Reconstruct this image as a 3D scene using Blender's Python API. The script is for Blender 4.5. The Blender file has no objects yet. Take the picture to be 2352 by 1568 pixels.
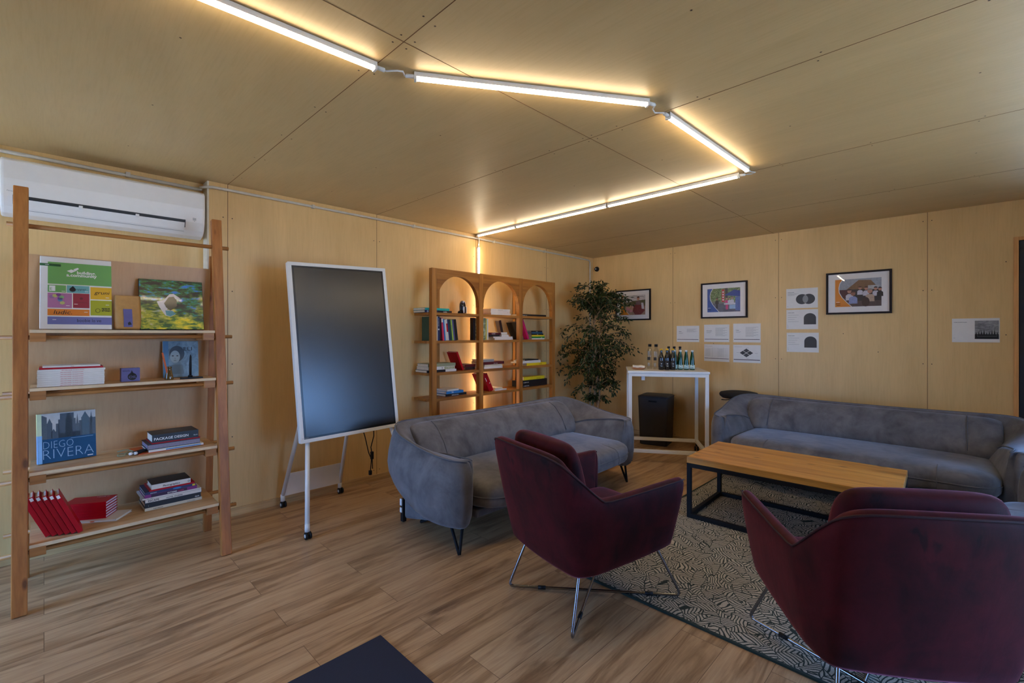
import bpy, bmesh, math, random
from mathutils import Matrix, Vector
random.seed(7)
PI = math.pi
SC = bpy.context.scene
COL = SC.collection
H_CAM, CEIL, XW, YW = 1.38, 2.5, 5.73, 3.96

# ---------------------------------------------------------------- camera
cd = bpy.data.cameras.new('camera'); cam = bpy.data.objects.new('camera', cd); COL.objects.link(cam)
cam.location = (0, 0, H_CAM); cam.rotation_euler = (PI/2, 0, math.radians(44.6-90))
cd.sensor_width = 36; cd.lens = 1060/2352*36; cd.shift_y = -18/2352; cd.clip_start = .05
SC.camera = cam
# ---------------------------------------------------------------- world and exposure
w = bpy.data.worlds.new('daylight'); SC.world = w; w.use_nodes = True
w.node_tree.nodes['Background'].inputs[0].default_value = (.25, .48, 1.0, 1)
w.node_tree.nodes['Background'].inputs[1].default_value = 18.0
SC.view_settings.view_transform = 'Standard'; SC.view_settings.look = 'None'
SC.view_settings.gamma = 1; SC.view_settings.exposure = 0.0; SC.view_settings.use_curve_mapping = False
SC.cycles.use_denoising = True; SC.cycles.max_bounces = 8; SC.cycles.diffuse_bounces = 5
SC.cycles.sample_clamp_indirect = 8; SC.cycles.transparent_max_bounces = 12
LED_STRENGTH = 44.0
sun = bpy.data.lights.new('sun', 'SUN'); sun.energy = 34; sun.angle = .02; sun.color = (1, .95, .86)
so = bpy.data.objects.new('sun', sun); so.rotation_euler = (math.radians(30), 0, math.radians(12)); COL.objects.link(so)
SC.cycles.use_adaptive_sampling = True; SC.cycles.adaptive_threshold = .02
def portal(name, loc, rot, sx, sy):
    l = bpy.data.lights.new(name, 'AREA'); l.shape = 'RECTANGLE'; l.size = sx; l.size_y = sy
    l.cycles.is_portal = True
    o = bpy.data.objects.new(name, l); o.location = loc; o.rotation_euler = rot; COL.objects.link(o)
# window openings (room is x -1.9..5.73, y -2.6..3.96)
XL, YF = -1.9, -2.6
WIN_F = (1.5, 3.55, .12, 2.16)      # wall_front opening x0,x1,z0,z1
DOOR_R = (-1.9, -.308, .0, 2.16)   # wall_right opening y0,y1,z0,z1
DOOR_L = (2.55, 3.9, .0, 2.10)      # wall_left opening y0,y1
portal('window_portal_front', ((WIN_F[0]+WIN_F[1])/2, YF-.12, 1.14), (PI/2, 0, 0), 2.05, 2.04)
portal('window_portal_right', (XW+.16, (DOOR_R[0]+DOOR_R[1])/2, 1.07), (0, PI/2, 0), 2.16, 1.59)
portal('window_portal_left', (XL-.14, 3.225, 1.05), (0, -PI/2, 0), 2.10, 1.35)

# ---------------------------------------------------------------- materials
def lin(c):
    return tuple(((x/255/12.92) if x/255 <= .04045 else ((x/255+.055)/1.055)**2.4) for x in c)
MC = {}
def N(nt, t, **k):
    n = nt.nodes.new(t)
    for a, b in k.items(): setattr(n, a, b)
    return n
def base(name):
    m = bpy.data.materials.new(name); m.use_nodes = True; nt = m.node_tree
    return m, nt, nt.nodes['Principled BSDF'], nt.links.new
def mapping(nt, L, scale, coord='Object', rot=(0,0,0)):
    tc = N(nt, 'ShaderNodeTexCoord'); mp = N(nt, 'ShaderNodeMapping')
    mp.inputs['Scale'].default_value = scale; mp.inputs['Rotation'].default_value = rot
    L(tc.outputs[coord], mp.inputs[0]); return mp.outputs[0]
def noise(nt, L, vec, scale=5, detail=4, rough=.55, dist=0):
    n = N(nt, 'ShaderNodeTexNoise'); n.inputs['Scale'].default_value = scale; n.inputs['Detail'].default_value = detail
    n.inputs['Roughness'].default_value = rough; n.inputs['Distortion'].default_value = dist
    L(vec, n.inputs['Vector']); return n.outputs[0]
def ramp(nt, L, fac, stops):
    r = N(nt, 'ShaderNodeValToRGB'); e = r.color_ramp.elements
    while len(e) < len(stops): e.new(.5)
    for i, (p, c) in enumerate(stops): e[i].position = p; e[i].color = (*c, 1)
    L(fac, r.inputs[0]); return r.outputs[0]
def mixc(nt, L, fac, a, b, mode='MIX'):
    m = N(nt, 'ShaderNodeMix', data_type='RGBA', blend_type=mode)
    for s, v in ((m.inputs[0], fac), (m.inputs[6], a), (m.inputs[7], b)):
        if isinstance(v, (int, float)): s.default_value = v
        elif isinstance(v, tuple): s.default_value = (*v, 1)
        else: L(v, s)
    return m.outputs[2]
def plain(name, c, rough=.5, metal=0, var=.08, scale=18, spec=.5, emit=0, sheen=0, bump=0, coat=0):
    """painted / printed / plastic surface with a slight procedural mottling; c in sRGB 0-255"""
    if name in MC: return MC[name]
    m, nt, p, L = base(name); c = lin(c)
    v = mapping(nt, L, (1,1,1)); n = noise(nt, L, v, scale)
    d = tuple(x*(1-var) for x in c); u = tuple(min(1, x*(1+var)) for x in c)
    L(ramp(nt, L, n, [(.3, d), (.7, u)]), p.inputs['Base Color'])
    p.inputs['Roughness'].default_value = rough; p.inputs['Metallic'].default_value = metal
    p.inputs['Specular IOR Level'].default_value = spec; p.inputs['Coat Weight'].default_value = coat
    if sheen:
        p.inputs['Sheen Weight'].default_value = sheen; p.inputs['Sheen Roughness'].default_value = .4
    if bump:
        b = N(nt, 'ShaderNodeBump'); b.inputs['Strength'].default_value = bump; b.inputs['Distance'].default_value = .002
        L(n, b.inputs['Height']); L(b.outputs[0], p.inputs['Normal'])
    MC[name] = m; return m
def emitter(name, c, s):
    m, nt, p, L = base(name); p.inputs['Base Color'].default_value = (.9,.9,.88,1)
    p.inputs['Emission Color'].default_value = (*c, 1); p.inputs['Emission Strength'].default_value = s
    MC[name] = m; return m
def wood(name, c1, c2, c3, grain='z', sc=1.0, rough=.45, knots=True, fine=60):
    """c1 dark, c2 mid, c3 light, grain axis stretched"""
    if name in MC: return MC[name]
    m, nt, p, L = base(name); s = [14*sc]*3; s['xyz'.index(grain)] = 1.1*sc
    v = mapping(nt, L, tuple(s)); n = noise(nt, L, v, 1.0, 6, .6, .6)
    col = ramp(nt, L, n, [(.25, lin(c1)), (.5, lin(c2)), (.75, lin(c3))])
    s2 = [fine]*3; s2['xyz'.index(grain)] = 2.5
    n2 = noise(nt, L, mapping(nt, L, tuple(s2)), 1.0, 3, .6)
    col = mixc(nt, L, .35, col, ramp(nt, L, n2, [(.3, (.35,.3,.25)), (.6, (1,1,1))]), 'MULTIPLY')
    if knots:
        s3 = [9]*3; s3['xyz'.index(grain)] = 3.2
        vo = N(nt, 'ShaderNodeTexVoronoi'); vo.inputs['Scale'].default_value = 1.0
        L(mapping(nt, L, tuple(s3)), vo.inputs['Vector'])
        col = mixc(nt, L, ramp(nt, L, vo.outputs['Distance'], [(.05, (.75,)*3), (.12, (0,)*3)]), col, lin((70,38,18)))
    L(col, p.inputs['Base Color']); p.inputs['Roughness'].default_value = rough
    p.inputs['Specular IOR Level'].default_value = .35
    MC[name] = m; return m
def plywood(name, c, grain='z', contrast=.10):
    if name in MC: return MC[name]
    m, nt, p, L = base(name); c = lin(c)
    s = [2.6]*3; s['xyz'.index(grain)] = .5
    n = noise(nt, L, mapping(nt, L, tuple(s)), 1.6, 5, .6, .8)
    d = (c[0]*(1-contrast), c[1]*(1-contrast*1.1), c[2]*(1-contrast*1.5)); u = tuple(min(1, x*(1+contrast)) for x in c)
    col = ramp(nt, L, n, [(.3, d), (.55, c), (.75, u)])
    s = [90]*3; s['xyz'.index(grain)] = 5
    n2 = noise(nt, L, mapping(nt, L, tuple(s)), 1.0, 4, .65)
    col = mixc(nt, L, .24, col, ramp(nt, L, n2, [(.28, (.72,.66,.55)), (.55, (1,1,1))]), 'MULTIPLY')
    n3 = noise(nt, L, mapping(nt, L, (1,1,1)), .9, 3, .5)
    col = mixc(nt, L, .6, col, ramp(nt, L, n3, [(.35, (.93,.93,.95)), (.65, (1,1,1))]), 'MULTIPLY')
    L(col, p.inputs['Base Color']); p.inputs['Roughness'].default_value = .42; p.inputs['Specular IOR Level'].default_value = .35
    MC[name] = m; return m
def velvet(name, dark, mid, light, sheen=.6, tint=(1,1,1), rubbed=False):
    if name in MC: return MC[name]
    m, nt, p, L = base(name)
    n = noise(nt, L, mapping(nt, L, (1,1,1)), 5.5, 5, .6, .5)
    n2 = noise(nt, L, mapping(nt, L, (3,3,1.2)), 6, 4, .6, .3)
    col = ramp(nt, L, n, [(.32, lin(dark)), (.5, lin(mid)), (.7, lin(light))])
    col = mixc(nt, L, .35, col, ramp(nt, L, n2, [(.35, lin(dark)), (.6, lin(mid))]))
    if rubbed:   # dark finger marks brushed into the pile below the rim
        tc = N(nt, 'ShaderNodeTexCoord'); sz = N(nt, 'ShaderNodeSeparateXYZ'); L(tc.outputs['Object'], sz.inputs[0])
        n3 = noise(nt, L, mapping(nt, L, (1,1,.55)), 17, 3, .5, .3)
        band = ramp(nt, L, sz.outputs[2], [(.62, (0,)*3), (.74, (1,)*3), (.815, (1,)*3), (.835, (0,)*3)])
        k = mixc(nt, L, 1.0, ramp(nt, L, n3, [(.54, (0,)*3), (.62, (1,)*3)]), band, 'MULTIPLY')
        k = mixc(nt, L, 1.0, k, (.75,.75,.75), 'MULTIPLY')
        col = mixc(nt, L, k, col, lin((20,6,10)))
    L(col, p.inputs['Base Color']); p.inputs['Roughness'].default_value = .75
    p.inputs['Sheen Weight'].default_value = sheen; p.inputs['Sheen Roughness'].default_value = .35
    p.inputs['Sheen Tint'].default_value = (*tint, 1); p.inputs['Specular IOR Level'].default_value = .2
    b = N(nt, 'ShaderNodeBump'); b.inputs['Strength'].default_value = .25; b.inputs['Distance'].default_value = .004
    L(n2, b.inputs['Height']); L(b.outputs[0], p.inputs['Normal'])
    MC[name] = m; return m
def glass(name, tint=(1,1,1), gl=0, rough=.02):
    if name in MC: return MC[name]
    m = bpy.data.materials.new(name); m.use_nodes = True; nt = m.node_tree; L = nt.links.new
    nt.nodes.remove(nt.nodes['Principled BSDF']); out = nt.nodes['Material Output']
    t = N(nt, 'ShaderNodeBsdfTransparent'); t.inputs[0].default_value = (*tint, 1)
    g = N(nt, 'ShaderNodeBsdfGlossy'); g.inputs['Roughness'].default_value = rough
    fr = N(nt, 'ShaderNodeFresnel'); fr.inputs[0].default_value = 1.45
    if gl: fr = N(nt, 'ShaderNodeValue'); fr.outputs[0].default_value = gl
    mx = N(nt, 'ShaderNodeMixShader'); L(fr.outputs[0], mx.inputs[0]); L(t.outputs[0], mx.inputs[1]); L(g.outputs[0], mx.inputs[2])
    L(mx.outputs[0], out.inputs[0]); MC[name] = m; return m
def blobs(name, stops, scale=6, stretch=(1,1,1), rough=.35, detail=5, rot=(0,0,0), dist=1.5):
    """a printed picture: soft coloured patches"""
    if name in MC: return MC[name]
    m, nt, p, L = base(name)
    n = noise(nt, L, mapping(nt, L, stretch, rot=rot), scale, detail, .65, dist)
    L(ramp(nt, L, n, [(a, lin(c)) for a, c in stops]), p.inputs['Base Color']); p.inputs['Roughness'].default_value = rough
    MC[name] = m; return m

M_WALL = plywood('birch_plywood_wall', (229,191,129), 'z', .07)
M_CEIL = plywood('birch_plywood_ceiling', (208,180,130), 'y', .06)
M_SEAM = plain('panel_seam', (118,84,48), .9)
M_SCREW = plain('screw_head', (70,50,32), .6)
M_OAKTRIM = wood('orange_pine_trim', (206,146,86), (224,166,102), (236,182,118), 'z', knots=False)
M_BASE = wood('pale_ply_trim', (180,140,90), (205,168,115), (222,188,135), 'x', knots=False)
M_BASEY = wood('pale_ply_trim_side', (180,140,90), (205,168,115), (222,188,135), 'y', knots=False)
M_WHITE = plain('white_paint', (232,230,224), .4, var=.015)
M_WHITEP = plain('white_plastic', (235,235,232), .35, var=.02)
M_ACW = plain('air_conditioner_white', (236,234,230), .35, var=.015)
M_GREYP = plain('grey_conduit', (204,198,184), .45)
M_BLACK = plain('black_plastic', (22,22,24), .5, spec=.25)
M_BLKMET = plain('black_powder_coat', (24,24,27), .6, spec=.2)
M_STEEL = plain('brushed_steel_wire', (150,152,158), .25, 1.0, var=.03)
M_PAPER = plain('printer_paper', (232,229,224), .7, var=.02)
M_PAGE = plain('page_edges', (225,215,198), .8, var=.10, scale=120)
M_PINE = wood('ladder_pine', (134,80,36), (178,112,54), (198,136,72), 'z', .7)
M_PINEX = wood('ladder_pine_rail', (140,88,42), (176,120,64), (196,142,84), 'x', .7, knots=False)
M_PLYSH = wood('shelf_plywood', (190,150,104), (212,174,126), (226,192,146), 'x', .5)
M_PLYBK = plywood('back_panel_plywood', (206,164,118), 'z', .10)
M_EDGE = plain('plywood_edge', (222,196,156), .6)
M_OAK = wood('bookcase_oak', (140,88,34), (176,116,50), (194,134,66), 'z', .7, knots=False)
M_OAKX = wood('bookcase_oak_shelf', (136,84,34), (170,112,48), (188,130,62), 'x', .7, knots=False)
M_TABLE = wood('coffee_table_oak', (150,92,34), (208,146,64), (228,172,88), 'y', .9, .35)
M_SOFA = velvet('grey_velvet', (80,79,82), (108,106,109), (132,130,132), .5, (.72,.82,1))
M_SEAMG = plain('grey_piping', (100,99,103), .8)
M_WINE = velvet('burgundy_velvet', (26,7,10), (68,14,20), (84,18,26), .30, (.95,.30,.45), True)
M_WINES = plain('burgundy_piping', (46,10,18), .8)

# floor planks
def floor_mat():
    m, nt, p, L = base('oak_plank_floor')
    v = mapping(nt, L, (1,1,1))
    br = N(nt, 'ShaderNodeTexBrick'); br.offset = .37; br.offset_frequency = 2
    for k, val in (('Scale', 1.0), ('Brick Width', 1.28), ('Row Height', .19), ('Mortar Size', .0014), ('Mortar Smooth', .1), ('Bias', 0)):
        br.inputs[k].default_value = val
    br.inputs['Color1'].default_value = (0,0,0,1); br.inputs['Color2'].default_value = (1,1,1,1); br.inputs['Mortar'].default_value = (.5,.5,.5,1)
    L(v, br.inputs['Vector'])
    sep = N(nt, 'ShaderNodeVectorMath', operation='MULTIPLY_ADD')   # per-plank offset of the grain
    L(br.outputs['Color'], sep.inputs[0]); sep.inputs[1].default_value = (7.3, 3.1, 0); L(v, sep.inputs[2])
    mp = N(nt, 'ShaderNodeMapping'); mp.inputs['Scale'].default_value = (1.0, 9, 1); L(sep.outputs[0], mp.inputs[0])
    n = noise(nt, L, mp.outputs[0], 1.5, 7, .62, .9)
    col = ramp(nt, L, n, [(.28, lin((116,82,52))), (.40, lin((154,119,84))), (.52, lin((189,154,115))), (.75, lin((209,176,136)))])
    mp2 = N(nt, 'ShaderNodeMapping'); mp2.inputs['Scale'].default_value = (4, 110, 1); L(sep.outputs[0], mp2.inputs[0])
    n2 = noise(nt, L, mp2.outputs[0], 1, 3, .6)
    col = mixc(nt, L, .5, col, ramp(nt, L, n2, [(.3, (.62,.56,.5)), (.6, (1,1,1))]), 'MULTIPLY')
    col = mixc(nt, L, .10, col, ramp(nt, L, br.outputs['Color'], [(0, lin((150,110,78))), (1, lin((205,180,150)))]))
    col = mixc(nt, L, br.outputs['Fac'], col, lin((120,90,64)))
    L(col, p.inputs['Base Color']); p.inputs['Roughness'].default_value = .38; p.inputs['Specular IOR Level'].default_value = .4
    return m
M_FLOOR = floor_mat()
def rug_mat():
    m, nt, p, L = base('leaf_pattern_rug')
    def mt(op, a, b=None, c=None):
        n = N(nt, 'ShaderNodeMath', operation=op)
        for i, x in enumerate((a, b, c)):
            if x is None: continue
            if isinstance(x, (int, float)): n.inputs[i].default_value = x
            else: L(x, n.inputs[i])
        return n.outputs[0]
    v = mapping(nt, L, (1,1,0))
    wn = N(nt, 'ShaderNodeTexNoise'); wn.inputs['Scale'].default_value = 9; wn.inputs['Detail'].default_value = 1; L(v, wn.inputs['Vector'])
    wm = N(nt, 'ShaderNodeVectorMath', operation='MULTIPLY_ADD'); L(wn.outputs[1], wm.inputs[0]); wm.inputs[1].default_value = (.075,.075,0); L(v, wm.inputs[2])
    vo = N(nt, 'ShaderNodeTexVoronoi'); vo.inputs['Scale'].default_value = 10.5; L(wm.outputs[0], vo.inputs['Vector'])
    vo2 = N(nt, 'ShaderNodeTexVoronoi', feature='DISTANCE_TO_EDGE'); vo2.inputs['Scale'].default_value = 10.5; L(wm.outputs[0], vo2.inputs['Vector'])
    s = N(nt, 'ShaderNodeSeparateColor'); L(vo.outputs['Color'], s.inputs[0])
    ang = mt('MULTIPLY', s.outputs[0], 6.283)
    d = N(nt, 'ShaderNodeVectorMath', operation='SUBTRACT'); L(wm.outputs[0], d.inputs[0]); L(vo.outputs['Position'], d.inputs[1])
    r = N(nt, 'ShaderNodeVectorRotate', rotation_type='Z_AXIS'); L(d.outputs[0], r.inputs['Vector']); L(ang, r.inputs['Angle'])
    xy = N(nt, 'ShaderNodeSeparateXYZ'); L(r.outputs[0], xy.inputs[0])
    bend = mt('ABSOLUTE', xy.outputs[0])
    ph = mt('MULTIPLY', mt('ADD', xy.outputs[1], mt('MULTIPLY', bend, .8)), 2*PI/.0205)
    st = mt('SINE', ph)
    line = mt('GREATER_THAN', st, -.42)
    edge = mt('GREATER_THAN', vo2.outputs['Distance'], .016)
    spine = mt('GREATER_THAN', bend, .0016)
    f = mt('MULTIPLY', mt('MULTIPLY', line, edge), spine)
    n = noise(nt, L, v, 160, 2)
    lightc = ramp(nt, L, n, [(.3, lin((154,146,133))), (.7, lin((190,182,168)))])
    L(mixc(nt, L, f, lin((54,62,58)), lightc), p.inputs['Base Color'])
    p.inputs['Roughness'].default_value = .95; p.inputs['Specular IOR Level'].default_value = .1
    b = N(nt, 'ShaderNodeBump'); b.inputs['Strength'].default_value = .5; b.inputs['Distance'].default_value = .003
    L(f, b.inputs['Height']); L(b.outputs[0], p.inputs['Normal'])
    return m
M_RUG = rug_mat()

# ---------------------------------------------------------------- mesh builder
_TXT = {}
def text_geo(s, bold=0.0):
    k = (s, bold)
    if k in _TXT: return _TXT[k]
    cu = bpy.data.curves.new('t', 'FONT'); cu.body = s; cu.size = 1; cu.resolution_u = 2; cu.offset = bold
    cu.fill_mode = 'FRONT'
    o = bpy.data.objects.new('t', cu); COL.objects.link(o)
    dg = bpy.context.evaluated_depsgraph_get(); dg.update()
    me = bpy.data.meshes.new_from_object(o.evaluated_get(dg))
    vs = [v.co.copy() for v in me.vertices]; fs = [tuple(p.vertices) for p in me.polygons]
    bpy.data.objects.remove(o); bpy.data.curves.remove(cu); bpy.data.meshes.remove(me)
    x0 = min(v.x for v in vs); x1 = max(v.x for v in vs)
    vs = [Vector((v.x-x0, v.y, 0)) for v in vs]
    _TXT[k] = (vs, fs, x1-x0); return _TXT[k]
class MB:
    def __init__(self, T=None): self.v = []; self.f = []; self.fm = []; self.sm = []; self.mats = []; self.T = T or Matrix()
    def add(self, vs, fs, m, smooth=False, T=None):
        b = len(self.v); X = self.T @ T if T is not None else self.T
        self.v += [X @ Vector(p) for p in vs]
        if m not in self.mats: self.mats.append(m)
        i = self.mats.index(m)
        for f in fs: self.f.append(tuple(b+k for k in f)); self.fm.append(i); self.sm.append(smooth)
        return self
    def box(self, x0, x1, y0, y1, z0, z1, m, T=None):
        vs = [(x0,y0,z0),(x1,y0,z0),(x1,y1,z0),(x0,y1,z0),(x0,y0,z1),(x1,y0,z1),(x1,y1,z1),(x0,y1,z1)]
        return self.add(vs, [(3,2,1,0),(4,5,6,7),(0,1,5,4),(1,2,6,5),(2,3,7,6),(3,0,4,7)], m, False, T)
    def beam(self, p, q, w, d, m, up=(0,1,0)):
        """bar from p to q, w along side, d along up"""
        p, q = Vector(p), Vector(q); a = (q-p); n = a.length; a.normalize()
        u = Vector(up); s = a.cross(u).normalized(); u = s.cross(a).normalized()
        T = Matrix((s, u, a)).transposed().to_4x4(); T.translation = p
        return self.box(-w/2, w/2, -d/2, d/2, 0, n, m, T)
    def lathe(self, prof, m, c=(0,0,0), n=20, T=None, smooth=True):
        vs = []; fs = []; k = len(prof)
        for r, z in prof:
            for i in range(n):
                a = 2*PI*i/n; vs.append((c[0]+r*math.cos(a), c[1]+r*math.sin(a), c[2]+z))
        for j in range(k-1):
            for i in range(n): fs.append((j*n+i, j*n+(i+1)%n, (j+1)*n+(i+1)%n, (j+1)*n+i))
        fs.append(tuple(range(n-1, -1, -1))); fs.append(tuple((k-1)*n+i for i in range(n)))
        return self.add(vs, fs, m, smooth, T)
    def cyl(self, p, q, r, m, n=12, r2=None, smooth=True):
        return self.tube([p, q], r, m, n, r2=r2)
    def tube(self, pts, r, m, n=8, closed=False, r2=None):
        pts = [Vector(p) for p in pts]; vs = []; fs = []; k = len(pts); u = None
        for i, p in enumerate(pts):
            a = pts[(i-1) % k] if (i or closed) else p; b = pts[(i+1) % k] if (i < k-1 or closed) else p
            t = (b-a).normalized()
            if u is None: u = Vector((0,0,1)) if abs(t.z) < .9 else Vector((1,0,0))
            s = t.cross(u).normalized(); u = s.cross(t).normalized()
            rr = r if r2 is None else r+(r2-r)*i/max(1, k-1)
            if isinstance(r, (list, tuple)): rr = r[i]
            for j in range(n):
                an = 2*PI*j/n; vs.append(p+(s*math.cos(an)+u*math.sin(an))*rr)
        for i in range(k if closed else k-1):
            for j in range(n): fs.append((i*n+j, i*n+(j+1)%n, ((i+1)%k)*n+(j+1)%n, ((i+1)%k)*n+j))
        if not closed: fs.append(tuple(range(n-1,-1,-1))); fs.append(tuple((k-1)*n+j for j in range(n)))
        return self.add(vs, fs, m, True)
    def prism(self, poly, z0, z1, m, T=None, smooth=False):
        n = len(poly); vs = [(x,y,z0) for x,y in poly]+[(x,y,z1) for x,y in poly]
        fs = [tuple(range(n-1,-1,-1)), tuple(range(n,2*n))]+[(i,(i+1)%n,n+(i+1)%n,n+i) for i in range(n)]
        return self.add(vs, fs, m, smooth, T)
    def poly(self, pts, z, m, T=None): return self.add([(x,y,z) for x,y in pts], [tuple(range(len(pts)))], m, False, T)
    def rect(self, x0, x1, y0, y1, z, m, T=None): return self.poly([(x0,y0),(x1,y0),(x1,y1),(x0,y1)], z, m, T)
    def disc(self, cx, cy, rx, ry, z, m, n=18, T=None, a0=0, a1=2*PI):
        k = n if a1-a0 > 6.2 else n+1
        return self.poly([(cx+rx*math.cos(a0+(a1-a0)*i/n), cy+ry*math.sin(a0+(a1-a0)*i/n)) for i in range(k)], z, m, T)
    def text(self, s, x, y, z, size, m, T=None, w=None, align='L', bold=0.0, slant=0):
        vs, fs, wd = text_geo(s, bold); sx = size if w is None else w/wd
        o = {'L': 0, 'C': -wd*sx/2, 'R': -wd*sx}[align]
        return self.add([(x+o+v.x*sx+slant*v.y*size, y+v.y*size, z) for v in vs], fs, m, False, T)
    def loft(self, secs, m, closed_sec=True, cap=True, closed_path=False):
        vs = [p for s in secs for p in s]; k = len(secs[0]); n = len(secs); fs = []
        for i in range(n if closed_path else n-1):
            for j in range(k if closed_sec else k-1):
                a, b = i*k+j, i*k+(j+1)%k; c, d = ((i+1)%n)*k+(j+1)%k, ((i+1)%n)*k+j
                fs.append((a,b,c,d))
        if cap and not closed_path: fs.append(tuple(range(k-1,-1,-1))); fs.append(tuple((n-1)*k+j for j in range(k)))
        return self.add(vs, fs, m, True)
    def build(self, name, parent=None, bevel=0, sub=0, seg=2, world=None):
        me = bpy.data.meshes.new(name); me.from_pydata([tuple(v) for v in self.v], [], self.f)
        for m in self.mats: me.materials.append(m)
        for p, i, s in zip(me.polygons, self.fm, self.sm): p.material_index = i; p.use_smooth = s
        bm = bmesh.new(); bm.from_mesh(me)
        solid = all(e.is_manifold for e in bm.edges)
        if solid: bmesh.ops.recalc_face_normals(bm, faces=bm.faces)
        bm.to_mesh(me); bm.free(); me.update()
        o = bpy.data.objects.new(name, me); COL.objects.link(o)
        if parent: o.parent = parent
        if world is not None: o.matrix_world = world
        if bevel:
            b = o.modifiers.new('b', 'BEVEL'); b.width = bevel; b.segments = seg; b.limit_method = 'ANGLE'; b.angle_limit = .6
        if sub:
            s = o.modifiers.new('s', 'SUBSURF'); s.levels = sub; s.render_levels = sub
        return o
def tag(o, label, cat, group=None, kind=None):
    if label: o['label'] = label
    if cat: o['category'] = cat
    if group: o['group'] = group
    if kind: o['kind'] = kind
    return o
def thing(name, label, cat, W=None, group=None):
    o = bpy.data.objects.new(name, None); o.empty_display_size = .1; COL.objects.link(o)
    if W is not None: o.matrix_world = W
    return tag(o, label, cat, group)
def at(x, y, z=0, rz=0, rx=0, ry=0):
    return Matrix.Translation((x,y,z)) @ Matrix.Rotation(rz,4,'Z') @ Matrix.Rotation(ry,4,'Y') @ Matrix.Rotation(rx,4,'X')
def struct(mb, name, bevel=0, parent=None):
    o = mb.build(name, parent, bevel=bevel)
    if not parent: o['kind'] = 'structure'
    return o
# frame with local x to the viewer's right, y up, z out of the wall
def on_right_wall(y, z, x=XW): return Matrix(((0,0,-1,x),(-1,0,0,y),(0,1,0,z),(0,0,0,1)))
def on_back_wall(x, z, y=YW): return Matrix(((1,0,0,x),(0,0,-1,y),(0,1,0,z),(0,0,0,1)))

# ================================================================ THE SETTING
mb = MB(); mb.box(XL, XW, YF, 4.2, -.1, 0, M_FLOOR); struct(mb, 'floor')
# ceiling with panel joints and screws
mb = MB(); mb.box(XL-.1, XW+.1, YF-.1, 4.2, CEIL, CEIL+.08, M_CEIL)
xs = [.97+1.23*k for k in range(-2, 4)]; ys = [1.54, -.90]
for x in xs: mb.box(x-.0015, x+.0015, YF, 3.96, CEIL-.0008, CEIL+.001, M_SEAM)
for y in ys: mb.box(XL, XW, y-.0015, y+.0015, CEIL-.0008, CEIL+.001, M_SEAM)
def dot(mb, x, y, z, T=None, r=.0045): mb.add([(x+r*math.cos(a*PI/3), y+r*math.sin(a*PI/3), z) for a in range(6)], [tuple(range(6))], M_SCREW, False, T)
for x in xs:
    for k in range(14):
        y = -2.4+.47*k
        for s in (-.03, .03): dot(mb, x+s, y+random.uniform(-.02,.02), CEIL-.0009)
for y in ys:
    for x in xs:
        for s in (-.03,.03): dot(mb, x+s, y+.03, CEIL-.0009); dot(mb, x+s, y-.03, CEIL-.0009)
for x in [x+.615 for x in xs]:
    for k in range(9): dot(mb, x+random.uniform(-.02,.02), -2.2+.72*k, CEIL-.0009)
struct(mb, 'ceiling')
# back wall (behind both bookshelves), a shallow recess at its left end
mb = MB(); mb.box(.85, XW+.1, YW, YW+.24, 0, CEIL, M_WALL); mb.box(XL, .85, YW+.12, YW+.24, 0, CEIL, M_WALL)
for x in [.97+1.23*k for k in range(0, 4)]:
    mb.box(x-.0018, x+.0018, YW-.0008, YW+.001, 0, CEIL, M_SEAM)
    for z in (.1,.6,1.15,1.7,2.25):
        for s in (-.03,.03): dot(mb, x+s, z, 0, on_back_wall(0,0,YW-.001))
mb.box(-.26-.0018, -.26+.0018, YW+.1192, YW+.121, 0, CEIL, M_SEAM)
struct(mb, 'wall_back')
# right wall with the glazed door opening
mb = MB(); y0, y1, z0, z1 = DOOR_R
mb.box(XW, XW+.24, y1, YW, 0, CEIL, M_WALL); mb.box(XW, XW+.24, YF, y0, 0, CEIL, M_WALL); mb.box(XW, XW+.24, y0, y1, z1, CEIL, M_WALL)
for y in (2.72, 1.492, .261):
    mb.box(XW-.0008, XW+.001, y-.0018, y+.0018, 0, CEIL, M_SEAM)
    for z in (.08,.55,1.1,1.78,2.42):
        for s in (-.03,.03): dot(mb, -y+s, z, 0, on_right_wall(0,0,XW-.001))
for y, z in ((-.235,1.99),(-.235,1.37),(.9,1.38),(.62,1.2),(2.2,1.26),(3.3,1.1)): dot(mb, -y, z, 0, on_right_wall(0,0,XW-.001))
struct(mb, 'wall_right')
mb = MB(); x0, x1, z0, z1 = WIN_F
mb.box(XL, x0, YF-.24, YF, 0, CEIL, M_WALL); mb.box(x1, XW+.24, YF-.24, YF, 0, CEIL, M_WALL)
mb.box(x0, x1, YF-.24, YF, 0, z0, M_WALL); mb.box(x0, x1, YF-.24, YF, z1, CEIL, M_WALL); struct(mb, 'wall_front')
mb = MB(); y0, y1, z0, z1 = DOOR_L
mb.box(XL-.24, XL, YF-.24, y0, 0, CEIL, M_WALL); mb.box(XL-.24, XL, y1, 4.2, 0, CEIL, M_WALL); mb.box(XL-.24, XL, y0, y1, z1, CEIL, M_WALL); struct(mb, 'wall_left')
M_ANTH = plain('anthracite_frame', (36,40,48), .4)
M_PANE = glass('window_glass', (.95,.98,.97))
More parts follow.
